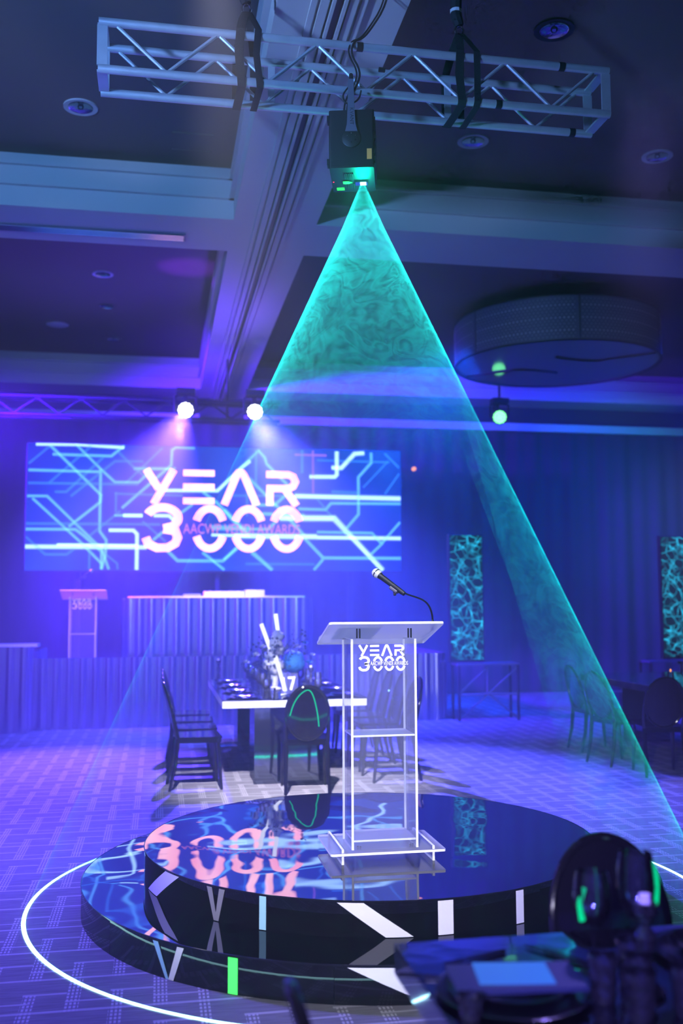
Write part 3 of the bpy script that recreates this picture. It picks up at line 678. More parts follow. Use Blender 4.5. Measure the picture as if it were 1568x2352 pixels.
ru = 1.2615; a = (0.002, 0.150)
for cells, mt in (((-155.6, -149.3, -167.7, -160.6), 'foil'), ((-139.45, -137.9, -137.3, -136.3), 'foil_grey'), ((-135.8, -134.2, -137.0, -135.9), 'foil_grey'),
                  ((-125.4, -123.8, -125.4, -123.8), 'foil_blue'), ((-108.6, -103.1, -98.7, -93.0), 'foil'), ((-87.9, -84.6, -87.9, -84.6), 'foil'),
                  ((-69.5, -67.4, -69.5, -67.4), 'foil')):
    strip(cells, ru, mt, 'foil_strip', up, *a)
for cells, mt in (((-139.3, -138.0, -136.2, -135.5), 'foil_blue'), ((-133.8, -132.4, -135.6, -134.5), 'foil'), ((-124.05, -122.4, -124.05, -122.4), 'foil_green'),
                  ((-105.3, -98.0, -93.0, -88.0), 'foil')):
    strip(cells, 1.5915, mt, 'foil_strip', lo, 0.002, 0.150)

# ---------------------------------------------------------------- acrylic lectern and microphone
def slab(mb, x0, x1, y0, y1, z0, z1, thin, T=None):
    """clear faces index 0, the cut edges index 1; thin = axis of the thickness"""
    vs = [(x, y, z) for z in (z0, z1) for y in (y0, y1) for x in (x0, x1)]
    F = {'z': [(0, 2, 3, 1), (4, 5, 7, 6)], 'y': [(0, 1, 5, 4), (2, 6, 7, 3)], 'x': [(0, 4, 6, 2), (1, 3, 7, 5)]}
    for k, f in F.items(): mb.add(vs, f, 0 if k == thin else 1, T)
    return mb
def lectern(label, loc, mirror=1):
    t = thing('lectern', label, 'lectern', loc)
    AM = ['acryl', 'acryl_edge']; AT = ['acryl_top', 'acryl_edge']
    MB().prism(rrect(0.60, 0.44, 0.015, 3), 0.046, 0.058, 0, Matrix.Translation((0, 0, 0)), 1).build('base_plate', AT, t, smooth=False)
    for x in (-0.237, 0.237): slab(MB(), x-0.006, x+0.006, -0.205, 0.215, 0.0, 0.075, 'x').build('foot', AM, t, smooth=False)
    for x in (-0.176, 0.164): slab(MB(), x-0.006, x+0.006, -0.155, 0.095, 0.058, 1.13, 'x').build('side_panel', AM, t, smooth=False)
    slab(MB(), -0.17, 0.158, -0.155, -0.147, 0.058, 1.13, 'y').build('front_panel', ['acryl', 'acryl'], t, smooth=False)
    for z in (0.095, 0.625): slab(MB(), -0.17, 0.158, -0.147, 0.09, z, z+0.010, 'z').build('shelf', AT, t, smooth=False)
    tilt = math.atan2(-0.12, 0.42)
    T = Matrix.Translation((0, -0.22, 1.215)) @ Matrix.Rotation(tilt, 4, 'X')
    MB().prism(rrect(0.61, 0.44, 0.014, 3, 0, 0.22), -0.006, 0.006, 0, T, 1).build('reading_top', AT, t, smooth=False)
    T3 = T @ Matrix.Translation((0, 0.425, 0.02)) @ Matrix.Rotation(PI/2, 4, 'X')
    MB().prism(rrect(0.59, 0.048, 0.02, 4), -0.005, 0.005, 0, T3, 1).build('lip', AT, t, smooth=False)
    for x in (-0.15, -0.135, 0.125, 0.14):
        MB().tube([(x, -0.15, 0.06), (x, -0.15, 0.078)], 0.005, 8).build('screw', 'chrome', t)
        MB().tube([(x, 0.07, 0.06), (x, 0.07, 0.078)], 0.005, 8).build('screw', 'chrome', t)
        MB().tube([(x, -0.16, 1.135), (x, -0.16, 1.185)], 0.0045, 8).build('screw', 'chrome', t)
    k = 0.254/476
    T4 = Matrix.Translation((-0.142, -0.1555, 0.963)) @ Matrix.Rotation(PI/2, 4, 'X') @ Matrix.Scale(k, 4)
    logo('year_logo', 'white', t, T4, 2.5)
    text_mesh('AACWP VENDI AWARDS', 0.030, 'lettering', 'white', t, Matrix.Translation((-0.142+120*k, -0.1562, 0.963+57*k)) @ Matrix.Rotation(PI/2, 4, 'X'), 0.0008, 0.60)
    return t
def bend(p, m): return [(x*m, y, z) for x, y, z in p]
def microphone(label, loc, m=1):
    t = thing('microphone', label, 'microphone', loc)
    # local origin: foot of the gooseneck on the reading top
    MB().lathe([(0.016, 0), (0.016, 0.004), (0.006, 0.012), (0.006, 0.02)], 12).build('mount', 'chrome', t)
    pts = smooth_path(bend([(0, 0, 0.01), (-0.002, 0, 0.05), (-0.012, 0.02, 0.095), (-0.035, 0.05, 0.125), (-0.07, 0.09, 0.142), (-0.105, 0.125, 0.155), (-0.135, 0.155, 0.175)], m))
    MB().tube(pts, 0.0048, 8).build('gooseneck', 'gloss', t)
    a, b = Vector((-0.118*m, 0.14, 0.158)), Vector((-0.232*m, 0.25, 0.262)); d = (b-a).normalized()
    MB().tube([a, a+d*0.015, a+d*0.05, b-d*0.02, b], [0.012, 0.0135, 0.014, 0.0165, 0.019], 14).build('handle', 'black', t)
    hd = b+d*0.018; q = d.to_track_quat('Z', 'Y').to_matrix().to_4x4(); Th = Matrix.Translation(hd) @ q
    MB().lathe([(0.017, -0.022), (0.024, -0.012), (0.0265, 0.004), (0.024, 0.018), (0.015, 0.027), (0.001, 0.030)], 18, T=Th).build('grille', 'ringwhite', t)
    MB().lathe([(0.0268, -0.001), (0.0278, 0.002), (0.0268, 0.006)], 18, T=Th, cap=False).build('grille_band', 'chrome', t)
    mid = a+d*0.075+Vector((0, 0, -0.017))
    MB().tube([mid-d*0.025, mid+d*0.025], [0.017, 0.019], 10, flat=0.7).build('clip', 'grey', t)
    MB().tube([mid+Vector((0, 0, -0.012)), mid+Vector((0.0, -0.01, -0.03))], 0.008, 8).build('clip_joint', 'dark', t)
    return t
LX, LY = 1.17, 5.287
lectern('clear acrylic lectern with white logo standing on the round platform', (LX, LY, 0.3205))
microphone('black gooseneck microphone with silver grille on the near lectern', (1.435, 5.15, 1.528))
tilt = math.atan2(-0.12, 0.42)
T = Matrix.Translation((LX, LY-0.22, 0.3205+1.2215)) @ Matrix.Rotation(tilt, 4, 'X')
o = MB().prism([(-0.245, 0.06), (-0.02, 0.06), (-0.02, 0.36), (-0.245, 0.36)], 0.0005, 0.004, T=T).build('paper_sheet', 'paper', smooth=False)
tag(o, 'white sheets of paper lying on the near lectern top', 'paper')
lectern('clear acrylic lectern on the stage at the far left', (-0.99, 13.98, 0.59))
microphone('small gooseneck microphone on the far left stage lectern', (-1.16, 13.84, 1.80), -1)

# ---------------------------------------------------------------- stage, fluted fronts, desk
def fluted(path, z0, z1, pitch, dep, name, parent, mat='fluted'):
    P = [Vector(p) for p in path]; Ls = [0]
    for a, b in zip(P, P[1:]): Ls.append(Ls[-1]+(b-a).length)
    nf = max(1, round(Ls[-1]/pitch)); k = 10; vs = []
    def at(s):
        for i in range(len(P)-1):
            if s <= Ls[i+1] or i == len(P)-2:
                f = (s-Ls[i])/(Ls[i+1]-Ls[i]); return P[i].lerp(P[i+1], f), (P[i+1]-P[i]).normalized()
    tot = nf*k
    for i in range(tot+1):
        s = Ls[-1]*i/tot; p, d = at(s); nrm = Vector((d.y, -d.x)); q = p+nrm*dep*abs(math.sin(PI*i/k))
        vs += [(q.x, q.y, z0), (q.x, q.y, z1)]
    vs2 = [(v[0], v[1]+0.03, v[2]) for v in vs]
    mb = MB().add(vs, [(2*i, 2*i+2, 2*i+3, 2*i+1) for i in range(tot)])
    me = mb.build(name, mat, parent, ang=50); return me
def rounded(x0, x1, y, r, back):
    out = [(x0, y+back)]+[(x0+r-r*math.cos(a), y+r-r*math.sin(a)) for a in [i*PI/16 for i in range(9)]]
    out += [(x1-r+r*math.sin(a), y+r-r*math.cos(a)) for a in [i*PI/16 for i in range(9)]]+[(x1, y+back)]
    return out
t = thing('stage', 'low stage with fluted silver front at the back of the room', 'stage', (0, 0, 0))
fluted(rounded(-1.75, 3.97, 13.58, 0.2, 3.2), 0.0, 0.92, 0.166, 0.06, 'fluted_front', t)
MB().box(-1.70, 3.90, 13.80, 17.0, 0.0, 0.585).build('deck', 'dark', t, smooth=False)
MB().box(-1.55, 3.78, 13.62, 13.66, 0.0, 0.915).build('top_rail', 'dark', t, smooth=False)
t = thing('desk', 'tall rounded presenter desk with fluted silver front on the stage', 'desk', (0, 0, 0.586))
fluted(rounded(-0.46, 2.15, 14.05, 0.34, 0.7), 0.0, 1.115, 0.166, 0.06, 'fluted_front', t)
MB().prism([(-0.46+0.03, 14.5), (-0.35, 14.12), (0.0, 14.06), (1.7, 14.06), (2.04, 14.12), (2.12, 14.5), (2.12, 14.75), (-0.43, 14.75)], 1.115, 1.14).build('desk_top', 'white', t, smooth=False)
t = thing('counter', 'shorter fluted counter with flat top left of the stage', 'counter', (0, 0, 0))
fluted([(-4.6, 13.3), (-1.62, 13.3), (-1.62, 13.50)], 0.0, 1.085, 0.166, 0.06, 'fluted_front', t)
MB().box(-4.6, -1.50, 13.22, 13.5, 1.085, 1.12).build('counter_top', 'ringwhite', t, smooth=False)
# equipment lying on the desk
zt = 0.586+1.141
t = thing('media_player', 'white slim media player lying in the middle of the stage desk', 'player', (0.92, 14.35, zt))
MB().prism(rrect(0.58, 0.26, 0.03), 0, 0.065).build('case', 'white', t); MB().box(0.05, 0.22, -0.08, 0.06, 0.065, 0.075).build('lid', 'grey', t, smooth=False)
for k in range(3): MB().lathe([(0.022, 0.065), (0.022, 0.08), (0.001, 0.082)], 12, c=(-0.2+0.08*k, -0.04, 0)).build('knob', 'chrome', t)
t = thing('media_player', 'white player with angled end at the right of the desk equipment', 'player', (1.36, 14.35, zt))
MB().prism([(-0.14, -0.12), (0.13, -0.12), (0.15, 0.1), (-0.14, 0.12)], 0, 0.085).build('case', 'white', t, smooth=False); MB().box(-0.1, 0.05, -0.08, 0.05, 0.085, 0.09).build('display', 'dark', t, smooth=False)
o = MB().prism(rrect(0.24, 0.2, 0.01), 0, 0.03).build('notepad', 'paper', loc=(0.47, 14.35, zt)); tag(o, 'pale notepad lying left of the players on the stage desk', 'notepad')

# ---------------------------------------------------------------- LED screen
SX0, SX1, SZ0, SZ1, SY = -1.97, 3.81, 2.12, 4.05, 15.5
t = thing('led_screen', 'wide LED screen showing pink YEAR 3000 lettering over blue light lines', 'screen', (0, SY, 0))
MB().box(SX0, SX1, 0.0, 0.012, SZ0, SZ1).build('display', 'screen', t, smooth=False)
MB().box(SX0-0.02, SX1+0.02, 0.0125, 0.12, SZ0-0.02, SZ1+0.02).build('cabinet', 'dark', t, smooth=False)
for x in (-1.2, 0.9, 3.0): MB().box(x-0.03, x+0.03, 0.12, 0.18, 0.586, SZ1).build('support_post', 'dark', t, smooth=False)
A = lambda p: (40+p[0]/3.0154, 980+p[1]/3.0154)
B = lambda p: (500+p[0]/3.4087, 980+p[1]/3.4087)
def toscr(q):
    x, y = q; u = (x-60)/859.5; yt = 1020+14*u; yb = 1312-4*u
    v = (y-yt)/(yb-yt); return (SX0+(SX1-SX0)*min(1, max(0, u)), SZ1-(SZ1-SZ0)*min(0.998, max(0.002, v)))
CY, WH, BL = (0.10, 0.42, 0.75), (0.55, 0.95, 1.25), (0.02, 0.14, 0.45)
la = [([(115, 130), (390, 131), (600, 145), (700, 150)], 13, WH), ([(225, 200), (615, 210), (700, 135)], 12, CY), ([(70, 310), (545, 320)], 12, CY), ([(70, 400), (800, 405)], 10, BL),
      ([(545, 300), (545, 730), (590, 790), (585, 900), (560, 990)], 12, CY), ([(380, 130), (545, 300), (640, 390), (800, 390), (860, 330)], 11, CY),
      ([(210, 140), (550, 480), (545, 530), (340, 700)], 12, CY), ([(70, 265), (210, 140)], 9, BL), ([(65, 490), (195, 490), (560, 850), (610, 990)], 11, CY),
      ([(100, 505), (430, 815), (560, 950)], 11, CY), ([(60, 680), (950, 680)], 11, BL), ([(60, 718), (385, 718), (440, 760), (560, 870), (560, 990)], 12, CY),
      ([(60, 838), (860, 838)], 17, WH), ([(265, 824), (800, 826)], 12, WH), ([(605, 722), (770, 722), (795, 748), (795, 992)], 15, WH),
      ([(690, 570), (1020, 270), (1025, 165), (1050, 145), (1180, 150)], 12, CY), ([(765, 295), (1050, 295)], 13, CY), ([(640, 620), (830, 620)], 11, CY), ([(700, 620), (830, 620)], 15, WH),
      ([(905, 620), (1010, 620), (1050, 660)], 14, WH), ([(245, 460), (320, 460), (560, 220)], 10, BL), ([(60, 770), (190, 890), (330, 890), (375, 855)], 10, BL),
      ([(980, 445), (1340, 445), (1500, 290), (1568, 236)], 14, WH), ([(1240, 455), (1340, 530), (1450, 650), (1560, 750)], 13, CY), ([(1000, 860), (1070, 928), (1380, 928), (1480, 840)], 14, CY),
      ([(1240, 870), (1390, 990)], 14, CY), ([(900, 790), (970, 730)], 12, CY), ([(1090, 600), (1170, 540)], 11, CY), ([(1300, 700), (1568, 705)], 22, CY), ([(1300, 750), (1568, 755)], 12, WH),
      ([(205, 400), (480, 140)], 9, BL), ([(350, 490), (640, 245), (830, 245)], 9, BL), ([(650, 170), (780, 300), (960, 440)], 10, BL), ([(710, 400), (960, 150)], 9, BL), ([(650, 460), (650, 600)], 9, BL),
      ([(640, 470), (1100, 480)], 9, BL), ([(480, 760), (680, 590)], 9, BL), ([(830, 660), (990, 800)], 9, BL), ([(480, 850), (480, 990)], 9, BL), ([(590, 890), (665, 950), (668, 990)], 9, BL)]
lb = [([(0, 450), (270, 185), (320, 240), (335, 290), (520, 470)], 14, CY), ([(250, 180), (250, 460)], 12, BL), ([(620, 180), (620, 360)], 14, BL), ([(708, 180), (710, 520)], 10, (0.25, 0.06, 0.3)),
      ([(560, 215), (820, 220)], 10, (0.3, 0.08, 0.35)), ([(680, 388), (885, 388), (903, 370), (903, 188)], 19, WH), ([(860, 315), (940, 318), (1050, 205), (1130, 198)], 20, WH),
      ([(1187, 195), (1188, 275), (1080, 390), (1080, 680), (980, 790)], 14, CY), ([(560, 540), (1430, 555)], 22, WH), ([(860, 505), (1090, 512)], 16, BL), ([(590, 640), (810, 645), (855, 595), (1430, 595)], 14, CY),
      ([(810, 645), (1000, 830)], 10, BL), ([(440, 712), (880, 712), (1275, 1118)], 27, WH), ([(200, 800), (350, 800), (420, 730)], 14, CY), ([(740, 862), (1430, 865)], 18, WH), ([(80, 852), (740, 856)], 24, WH),
      ([(740, 820), (1190, 825), (1270, 910), (1180, 990)], 13, CY), ([(640, 870), (790, 1020), (1430, 1020)], 16, CY), ([(790, 1030), (715, 1115)], 14, CY), ([(220, 980), (380, 1120)], 22, CY),
      ([(0, 650), (200, 850)], 18, CY), ([(190, 400), (440, 640), (640, 850)], 16, CY), ([(215, 612), (400, 612), (480, 540)], 15, CY), ([(1300, 200), (1420, 315)], 12, BL), ([(1425, 740), (1270, 905)], 14, CY),
      ([(740, 258), (1340, 270)], 10, BL), ([(0, 1040), (100, 945)], 13, CY), ([(740, 560), (810, 640)], 9, BL), ([(170, 1070), (720, 1070)], 10, BL), ([(1420, 360), (1300, 520)], 10, BL), ([(1120, 470), (1330, 260)], 9, BL),
      ([(180, 480), (180, 700)], 10, BL), ([(20, 540), (540, 540)], 10, BL), ([(300, 680), (640, 690)], 16, CY)]
mb = MB(); glow = []
kk = (SX1-SX0)/859.5
for conv, lst, sc in ((A, la, 3.0154), (B, lb, 3.4087)):
    for pts, w, colr in lst:
        P = [toscr(conv(p)) for p in pts]; w = w/sc*kk
        for wid, gain, dy in ((w*0.55, 1.0, -0.003), (w*2.3, 0.0, -0.002)):
            Lp, Rp = ribbon(P, wid); n = len(P)
            if gain: inner = (Lp, Rp); continue
            vs = []; g = []
            for i in range(n):
                cI = (P[i][0], P[i][1])
                for q, a in ((Lp[i], 0.0), (inner[0][i], 1.0), (inner[1][i], 1.0), (Rp[i], 0.0)):
                    zz = min(SZ1, max(SZ0, q[1])); xx = min(SX1, max(SX0, q[0])); vs.append((xx, dy, zz)); g.append((a, colr))
            # halo wings fall off quickly: an extra pair of points near the core
            fs = [(4*i+k, 4*i+k+1, 4*i+5+k, 4*i+4+k) for i in range(n-1) for k in range(3)]
            mb.add(vs, fs); glow += g
o = mb.build('light_lines', 'lines', t, smooth=False)
at = o.data.attributes.new('glow', 'FLOAT_COLOR', 'POINT')
for i, (a, cc) in enumerate(glow): at.data[i].color = (cc[0]*a*1.5, cc[1]*a*1.5, cc[2]*a*1.5, 1)
kx = (372/859.5*(SX1-SX0))/476; kz = (190/285*(SZ1-SZ0))/257
T = Matrix.Translation((toscr((315, 1270))[0], -0.006, toscr((315, 1268))[1])) @ Matrix.Rotation(PI/2, 4, 'X') @ Matrix.Diagonal((kx, kz, 0.0006/1, 1))
logo('year_lettering', 'logo_pink', t, T, 2.0)
p0 = toscr((407, 1226))
text_mesh('AACWP VENDI AWARDS', 0.225, 'subtitle_lettering', 'logo_thin', t, Matrix.Translation((p0[0], -0.009, p0[1])) @ Matrix.Rotation(PI/2, 4, 'X'), 0.0008, 0.72)

# moving head lamps and the stage truss that carries them
def moving_head(label, loc, tgt, lens, r=0.105):
    t = thing('moving_head_lamp', label, 'stage lamp', loc)
    d = (Vector(tgt)-Vector(loc)).normalized(); q = d.to_track_quat('Z', 'Y').to_matrix().to_4x4()
    MB().lathe([(0.06, -0.26), (0.10, -0.22), (0.12, -0.05), (0.125, 0.0), (0.001, 0.001)], 20, T=q).build('head', 'dark', t)
    mb = MB()
    cells = [(0, 0)]+[(r*0.36*math.cos(a), r*0.36*math.sin(a)) for a in [k*PI/3 for k in range(6)]]+[(r*0.78*math.cos(a), r*0.78*math.sin(a)) for a in [k*PI/6 for k in range(12)]]
    for x, y in cells:
        mb.lathe([(r*0.24, 0.004), (r*0.22, 0.012), (r*0.12, 0.018), (0.001, 0.019)], 12, c=(x, y, 0), T=q)
    mb.build('lens_cluster', lens, t)
    for s in (-1, 1): MB().tube([(s*0.15, 0, -0.02), (s*0.15, 0, 0.20), (0, 0, 0.22)], 0.02, 6).build('yoke', 'dark', t)
    MB().box(-0.13, 0.13, -0.1, 0.1, 0.22, 0.30).build('base', 'dark', t, smooth=False)
    MB().box(-0.03, 0.03, 0.1, 0.25, 0.15, 0.26).build('clamp', 'dark', t, smooth=False)
moving_head('blazing violet white stage lamp over the left half of the screen', (0.345, 14.0, 4.333), (-0.4, 9, 3.3), 'led_white')
moving_head('blazing violet white stage lamp over the middle of the screen, left laser edge beside it', (1.32, 14.0, 4.338), (1.0, 8, 3.4), 'led_white')
moving_head('green stage lamp under the drum chandelier', (5.40, 15.2, 4.604), (2.2, 6, 3.3), 'led_green')
t = thing('stage_truss', 'horizontal truss seen faintly behind the violet glow above the screen', 'truss', (0, 0, 0))
for y in (14.22, 14.48):
    for z in (4.25, 4.51): MB().tube([(-4.8, y, z), (1.7, y, z)], 0.025, 8).build('chord', 'black', t)
for i in range(21):
    x = -4.7+i*0.3; MB().tube([(x, 14.22, 4.27 if i % 2 else 4.49), (x+0.3, 14.22, 4.49 if i % 2 else 4.27)], 0.012, 6).build('brace', 'black', t)
for x in (-4.6, 0.95):
    MB().tube([(x, 14.35, 4.3), (x, 14.35, 5.2 if x > 0 else 5.2)], 0.02, 8).build('hanger', 'black', t)
t = thing('lamp_pole', 'thin dark pole hanging from the ceiling for the green stage lamp', 'pole', (5.40, 15.2, 0))
MB().tube([(0, 0, 4.91), (0, 0, ZC)], 0.02, 8).build('tube', 'black', t); MB().tube([(0, 0, ZC-0.01), (0, 0, ZC)], 0.06, 12).build('flange', 'black', t)
o = MB().tube([(4.435, 17.0, 3.98), (4.435, 17.06, 3.98)], 0.035, 12).build('wall_lamp', 'amber'); tag(o, 'tiny amber lamp on the dark back wall right of the screen', 'lamp')

# ---------------------------------------------------------------- side LED panels on a truss table
def led_panel(label, x, y, z0, h, w=0.46):
    t = thing('led_banner', label, 'screen', (x, y, z0))
    MB().box(-w/2, w/2, 0, 0.01, 0.03, h).build('display', 'crack', t, smooth=False)
    MB().box(-w/2-0.02, w/2+0.02, 0.0105, 0.09, 0, h+0.02).build('cabinet', 'dark', t, smooth=False)
led_panel('upright LED panel of cyan veins right of the lectern', 4.23, 13.4, 0.80, 1.76)
led_panel('upright LED panel of cyan veins cut by the right edge', 7.42, 13.4, 0.80, 1.76)
def truss_table(label, x0, x1, y, h=0.78):
    t = thing('truss_table', label, 'stand', (0, y, 0))
    MB().box(x0, x1, -0.05, 0.30, h-0.03, h).build('top', 'grey', t, smooth=False)
    for x in (x0+0.02, x1-0.02):
        for yy in (-0.03, 0.28): MB().tube([(x, yy, 0), (x, yy, h-0.03)], 0.02, 8).build('leg', 'black', t)
    for z in (0.36, ): MB().tube([(x0+0.02, -0.03, z), (x1-0.02, -0.03, z)], 0.015, 8).build('rail', 'grey', t)
    xm = (x0+x1)/2
    for a, b in (((x0+0.02, 0.37), (xm-0.02, 0.73)), ((xm, 0.37), (x1-0.02, 0.73)), ((xm-0.02, 0.73), (xm-0.02, 0.37)), ((x0+0.02, 0.02), (xm-0.02, 0.36)), ((xm, 0.36), (x1-0.02, 0.02))):
        MB().tube([(a[0], -0.03, a[1]), (b[0], -0.03, b[1])], 0.012, 6).build('brace', 'grey', t)
truss_table('low dark truss stand under the LED panel right of the lectern', 4.06, 4.95, 13.35)
truss_table('low dark truss stand under the LED panel at the right edge', 6.9, 7.9, 13.35)

# ---------------------------------------------------------------- ghost chairs
def make_chair(label, group=None):
    t = thing('dining_chair', label, 'chair', (0, 0, 0), 0, group)
    seat = [(-0.19, -0.20), (0.19, -0.20), (0.215, 0.0), (0.22, 0.16), (0.19, 0.20), (-0.19, 0.20), (-0.22, 0.16), (-0.215, 0.0)]
    MB().prism(seat, 0.445, 0.462).build('seat', 'gloss', t, smooth=False)
    MB().prism([(x*0.97, y*0.97) for x, y in seat], 0.41, 0.445).build('seat_frame', 'gloss', t, smooth=False)
    for sx in (-1, 1):
        MB().tube([(sx*0.185, 0.165, 0.42), (sx*0.19, 0.18, 0.2), (sx*0.195, 0.20, 0.0)], [0.021, 0.018, 0.013], 8).build('leg', 'gloss', t)
        MB().tube([(sx*0.178, -0.185, 0.45), (sx*0.182, -0.205, 0.22), (sx*0.188, -0.255, 0.0)], [0.021, 0.018, 0.013], 8).build('leg', 'gloss', t)
        MB().tube([(sx*0.178, -0.185, 0.44), (sx*0.186, -0.205, 0.54), (sx*0.184, -0.235, 0.66)], [0.02, 0.018, 0.016], 8).build('stile', 'gloss', t)
    lean = math.radians(13); cz, cyy = 0.69, -0.243
    def bp(x, z): return Vector((x, cyy-(z)*math.sin(lean)-0.0-0.35*(0.035-x*x), cz+z*math.cos(lean)))
    rim = [bp(0.183*math.sin(a)*(1.0-0.10*math.cos(a)*-1*0), 0.240*math.cos(a)) for a in [2*PI*k/40 for k in range(41)]]
    MB().tube(rim, 0.0135, 8, cap=False).build('back_frame', 'gloss', t)
    mb = MB(); vs = []; n = 40; rings = [0, 0.25, 0.5, 0.75, 0.98]
    for side in (0, 1):
        off = Vector((0, -0.004 if side else 0.004, 0))
        for q in rings:
            for k in range(n):
                a = 2*PI*k/n; vs.append(bp(0.183*math.sin(a)*max(q, 0.001), 0.240*math.cos(a)*max(q, 0.001))+off)
    fs = []
    for side in (0, 1):
        b = side*len(rings)*n
        for r_ in range(len(rings)-1):
            for k in range(n): fs.append((b+r_*n+k, b+r_*n+(k+1) % n, b+(r_+1)*n+(k+1) % n, b+(r_+1)*n+k))
        fs.append(tuple(b+k for k in range(n)))
    mb.add(vs, fs).build('back_panel', 'gloss', t)
    return t
GL = 'black ghost chairs round the numbered table'
c0 = make_chair('black oval backed chair with a green laser arch on its back, table near end', GL)
c0.location = (1.29, 8.84, 0); c0.rotation_euler = (0, 0, math.radians(-4))
ordw = ['nearest the platform', 'second from the platform', 'third from the platform', 'farthest from the platform']
for k in range(4):
    dup(c0, (0.36, 9.18+0.60*k, 0), -PI/2+math.radians(3-2*k), 'black glossy chair on the left side of the numbered table, '+ordw[k], GL)
    dup(c0, (2.13, 9.22+0.60*k, 0), PI/2+math.radians(4-3*k), 'black glossy chair on the right side of the numbered table, '+ordw[k], GL)
dup(c0, (1.25, 12.0, 0), PI, 'black glossy chair at the far end of the numbered table', GL)
# glowing stand-in for laser reflected in first chair's back (part of that chair only)
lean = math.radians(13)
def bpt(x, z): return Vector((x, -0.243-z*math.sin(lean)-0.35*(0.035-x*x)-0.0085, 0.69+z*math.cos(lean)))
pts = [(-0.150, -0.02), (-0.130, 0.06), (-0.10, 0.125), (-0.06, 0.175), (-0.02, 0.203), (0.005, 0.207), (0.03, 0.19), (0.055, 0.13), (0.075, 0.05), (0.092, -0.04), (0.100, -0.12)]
o = MB().tube(smooth_path([bpt(x, z) for x, z in pts], 2), 0.0045, 6).build('laser_reflection_line', 'laser_green', c0)
o['label'] = 'thin green glowing arch standing in for laser reflected in the chair back'

# ---------------------------------------------------------------- tables
def table(name, label, loc, w, l, pedm, apron, h=0.76, mirrored=True):
    t = thing(name, label, 'table', loc)
    MB().box(0, w, 0, l, h-0.012, h).build('tabletop', 'tabletop', t, smooth=False)
    for y0, y1, x0, x1 in ((0, 0.02, 0, w), (l-0.02, l, 0, w), (0.02, l-0.02, 0, 0.02), (0.02, l-0.02, w-0.02, w)):
        MB().box(x0, x1, y0, y1, h-0.075, h-0.0121).build('apron', apron, t, smooth=False)
    for y in ((0.02, 0.50), (l-0.50, l-0.02)):
        MB().box(w*0.22, w*0.67, y[0], y[1], 0, h-0.075).build('pedestal', pedm, t, smooth=False)
    return t
TX, TY = 0.58, 9.15
table('dining_table', 'long mirrored dining table number 17 behind the lectern', (TX, TY, 0), 1.33, 2.5, 'mirror', 'brushed')
table('dining_table', 'dark dining table with amber glints at the right edge behind', (5.05, 9.0, 0), 1.35, 2.5, 'tabletop', 'gloss')
fg = table('dining_table', 'blurred mirrored dining table in the bottom right foreground', (0.615, 0.35, 0), 1.33, 2.265, 'gloss', 'mirror')
dup(bpy.data.objects['dining_chair.001'], (4.72, 8.98, 0), math.radians(-12), 'dark oval backed chair at the near end of the right edge table', 'dark chairs round the right table')
dup(bpy.data.objects['dining_chair.001'], (4.62, 9.62, 0), -PI/2+math.radians(14), 'dark chair seen side on at the right table, yellow glint above it', 'dark chairs round the right table')
dup(bpy.data.objects['dining_chair.001'], (4.78, 10.5, 0), -PI/2, 'dark chair on the left side of the right table, farther back', 'dark chairs round the right table')
dup(bpy.data.objects['dining_chair.001'], (1.345, 2.64, 0), PI, 'blurred black oval backed chair beyond the foreground table', 'chairs at the foreground table')
dup(bpy.data.objects['dining_chair.001'], (0.565, 1.93, 0), -PI/2, 'blurred black chair seen edge on left of the foreground table', 'chairs at the foreground table')

# ---------------------------------------------------------------- tableware
def plate_setting(x, y, label, mat='silverplate', z=0.7605, R=0.155):
    t = thing('charger_plate', label, 'plate', (x, y, z), 0)
    MB().lathe([(0.001, 0.003), (R*0.66, 0.003), (R*0.72, 0.006), (R*0.98, 0.014), (R, 0.013), (R*0.97, 0.010), (R*0.7, 0.0), (0.001, 0.0)], 32).build('rim_plate', 'plate', t)
    MB().lathe([(0.001, 0.012), (R*0.5, 0.012), (R*0.62, 0.018), (R*0.74, 0.030), (R*0.72, 0.030), (R*0.6, 0.016), (R*0.45, 0.0065), (0.001, 0.006)], 28).build('bowl', mat, t)
    return t
def goblet(label, loc, h=0.2, r=0.038, mat='glass', group=None, seg=16):
    t = thing('stem_glass', label, 'glass', loc, 0, group)
    MB().lathe([(0.001, 0.004), (0.032, 0.002), (0.034, 0.0), (0.001, 0.0)], seg).build('foot', mat, t)
    MB().lathe([(0.004, 0.003), (0.0035, h*0.42)], 8).build('stem', mat, t)
    prof = [(0.003, h*0.42), (r*0.55, h*0.47), (r*0.9, h*0.60), (r, h*0.72), (r*0.93, h*0.88), (r*0.82, h)]
    MB().lathe(prof+[(a-0.0015, b) for a, b in reversed(prof[1:])]+[(0.001, h*0.43)], seg).build('bowl', mat, t)
    return t
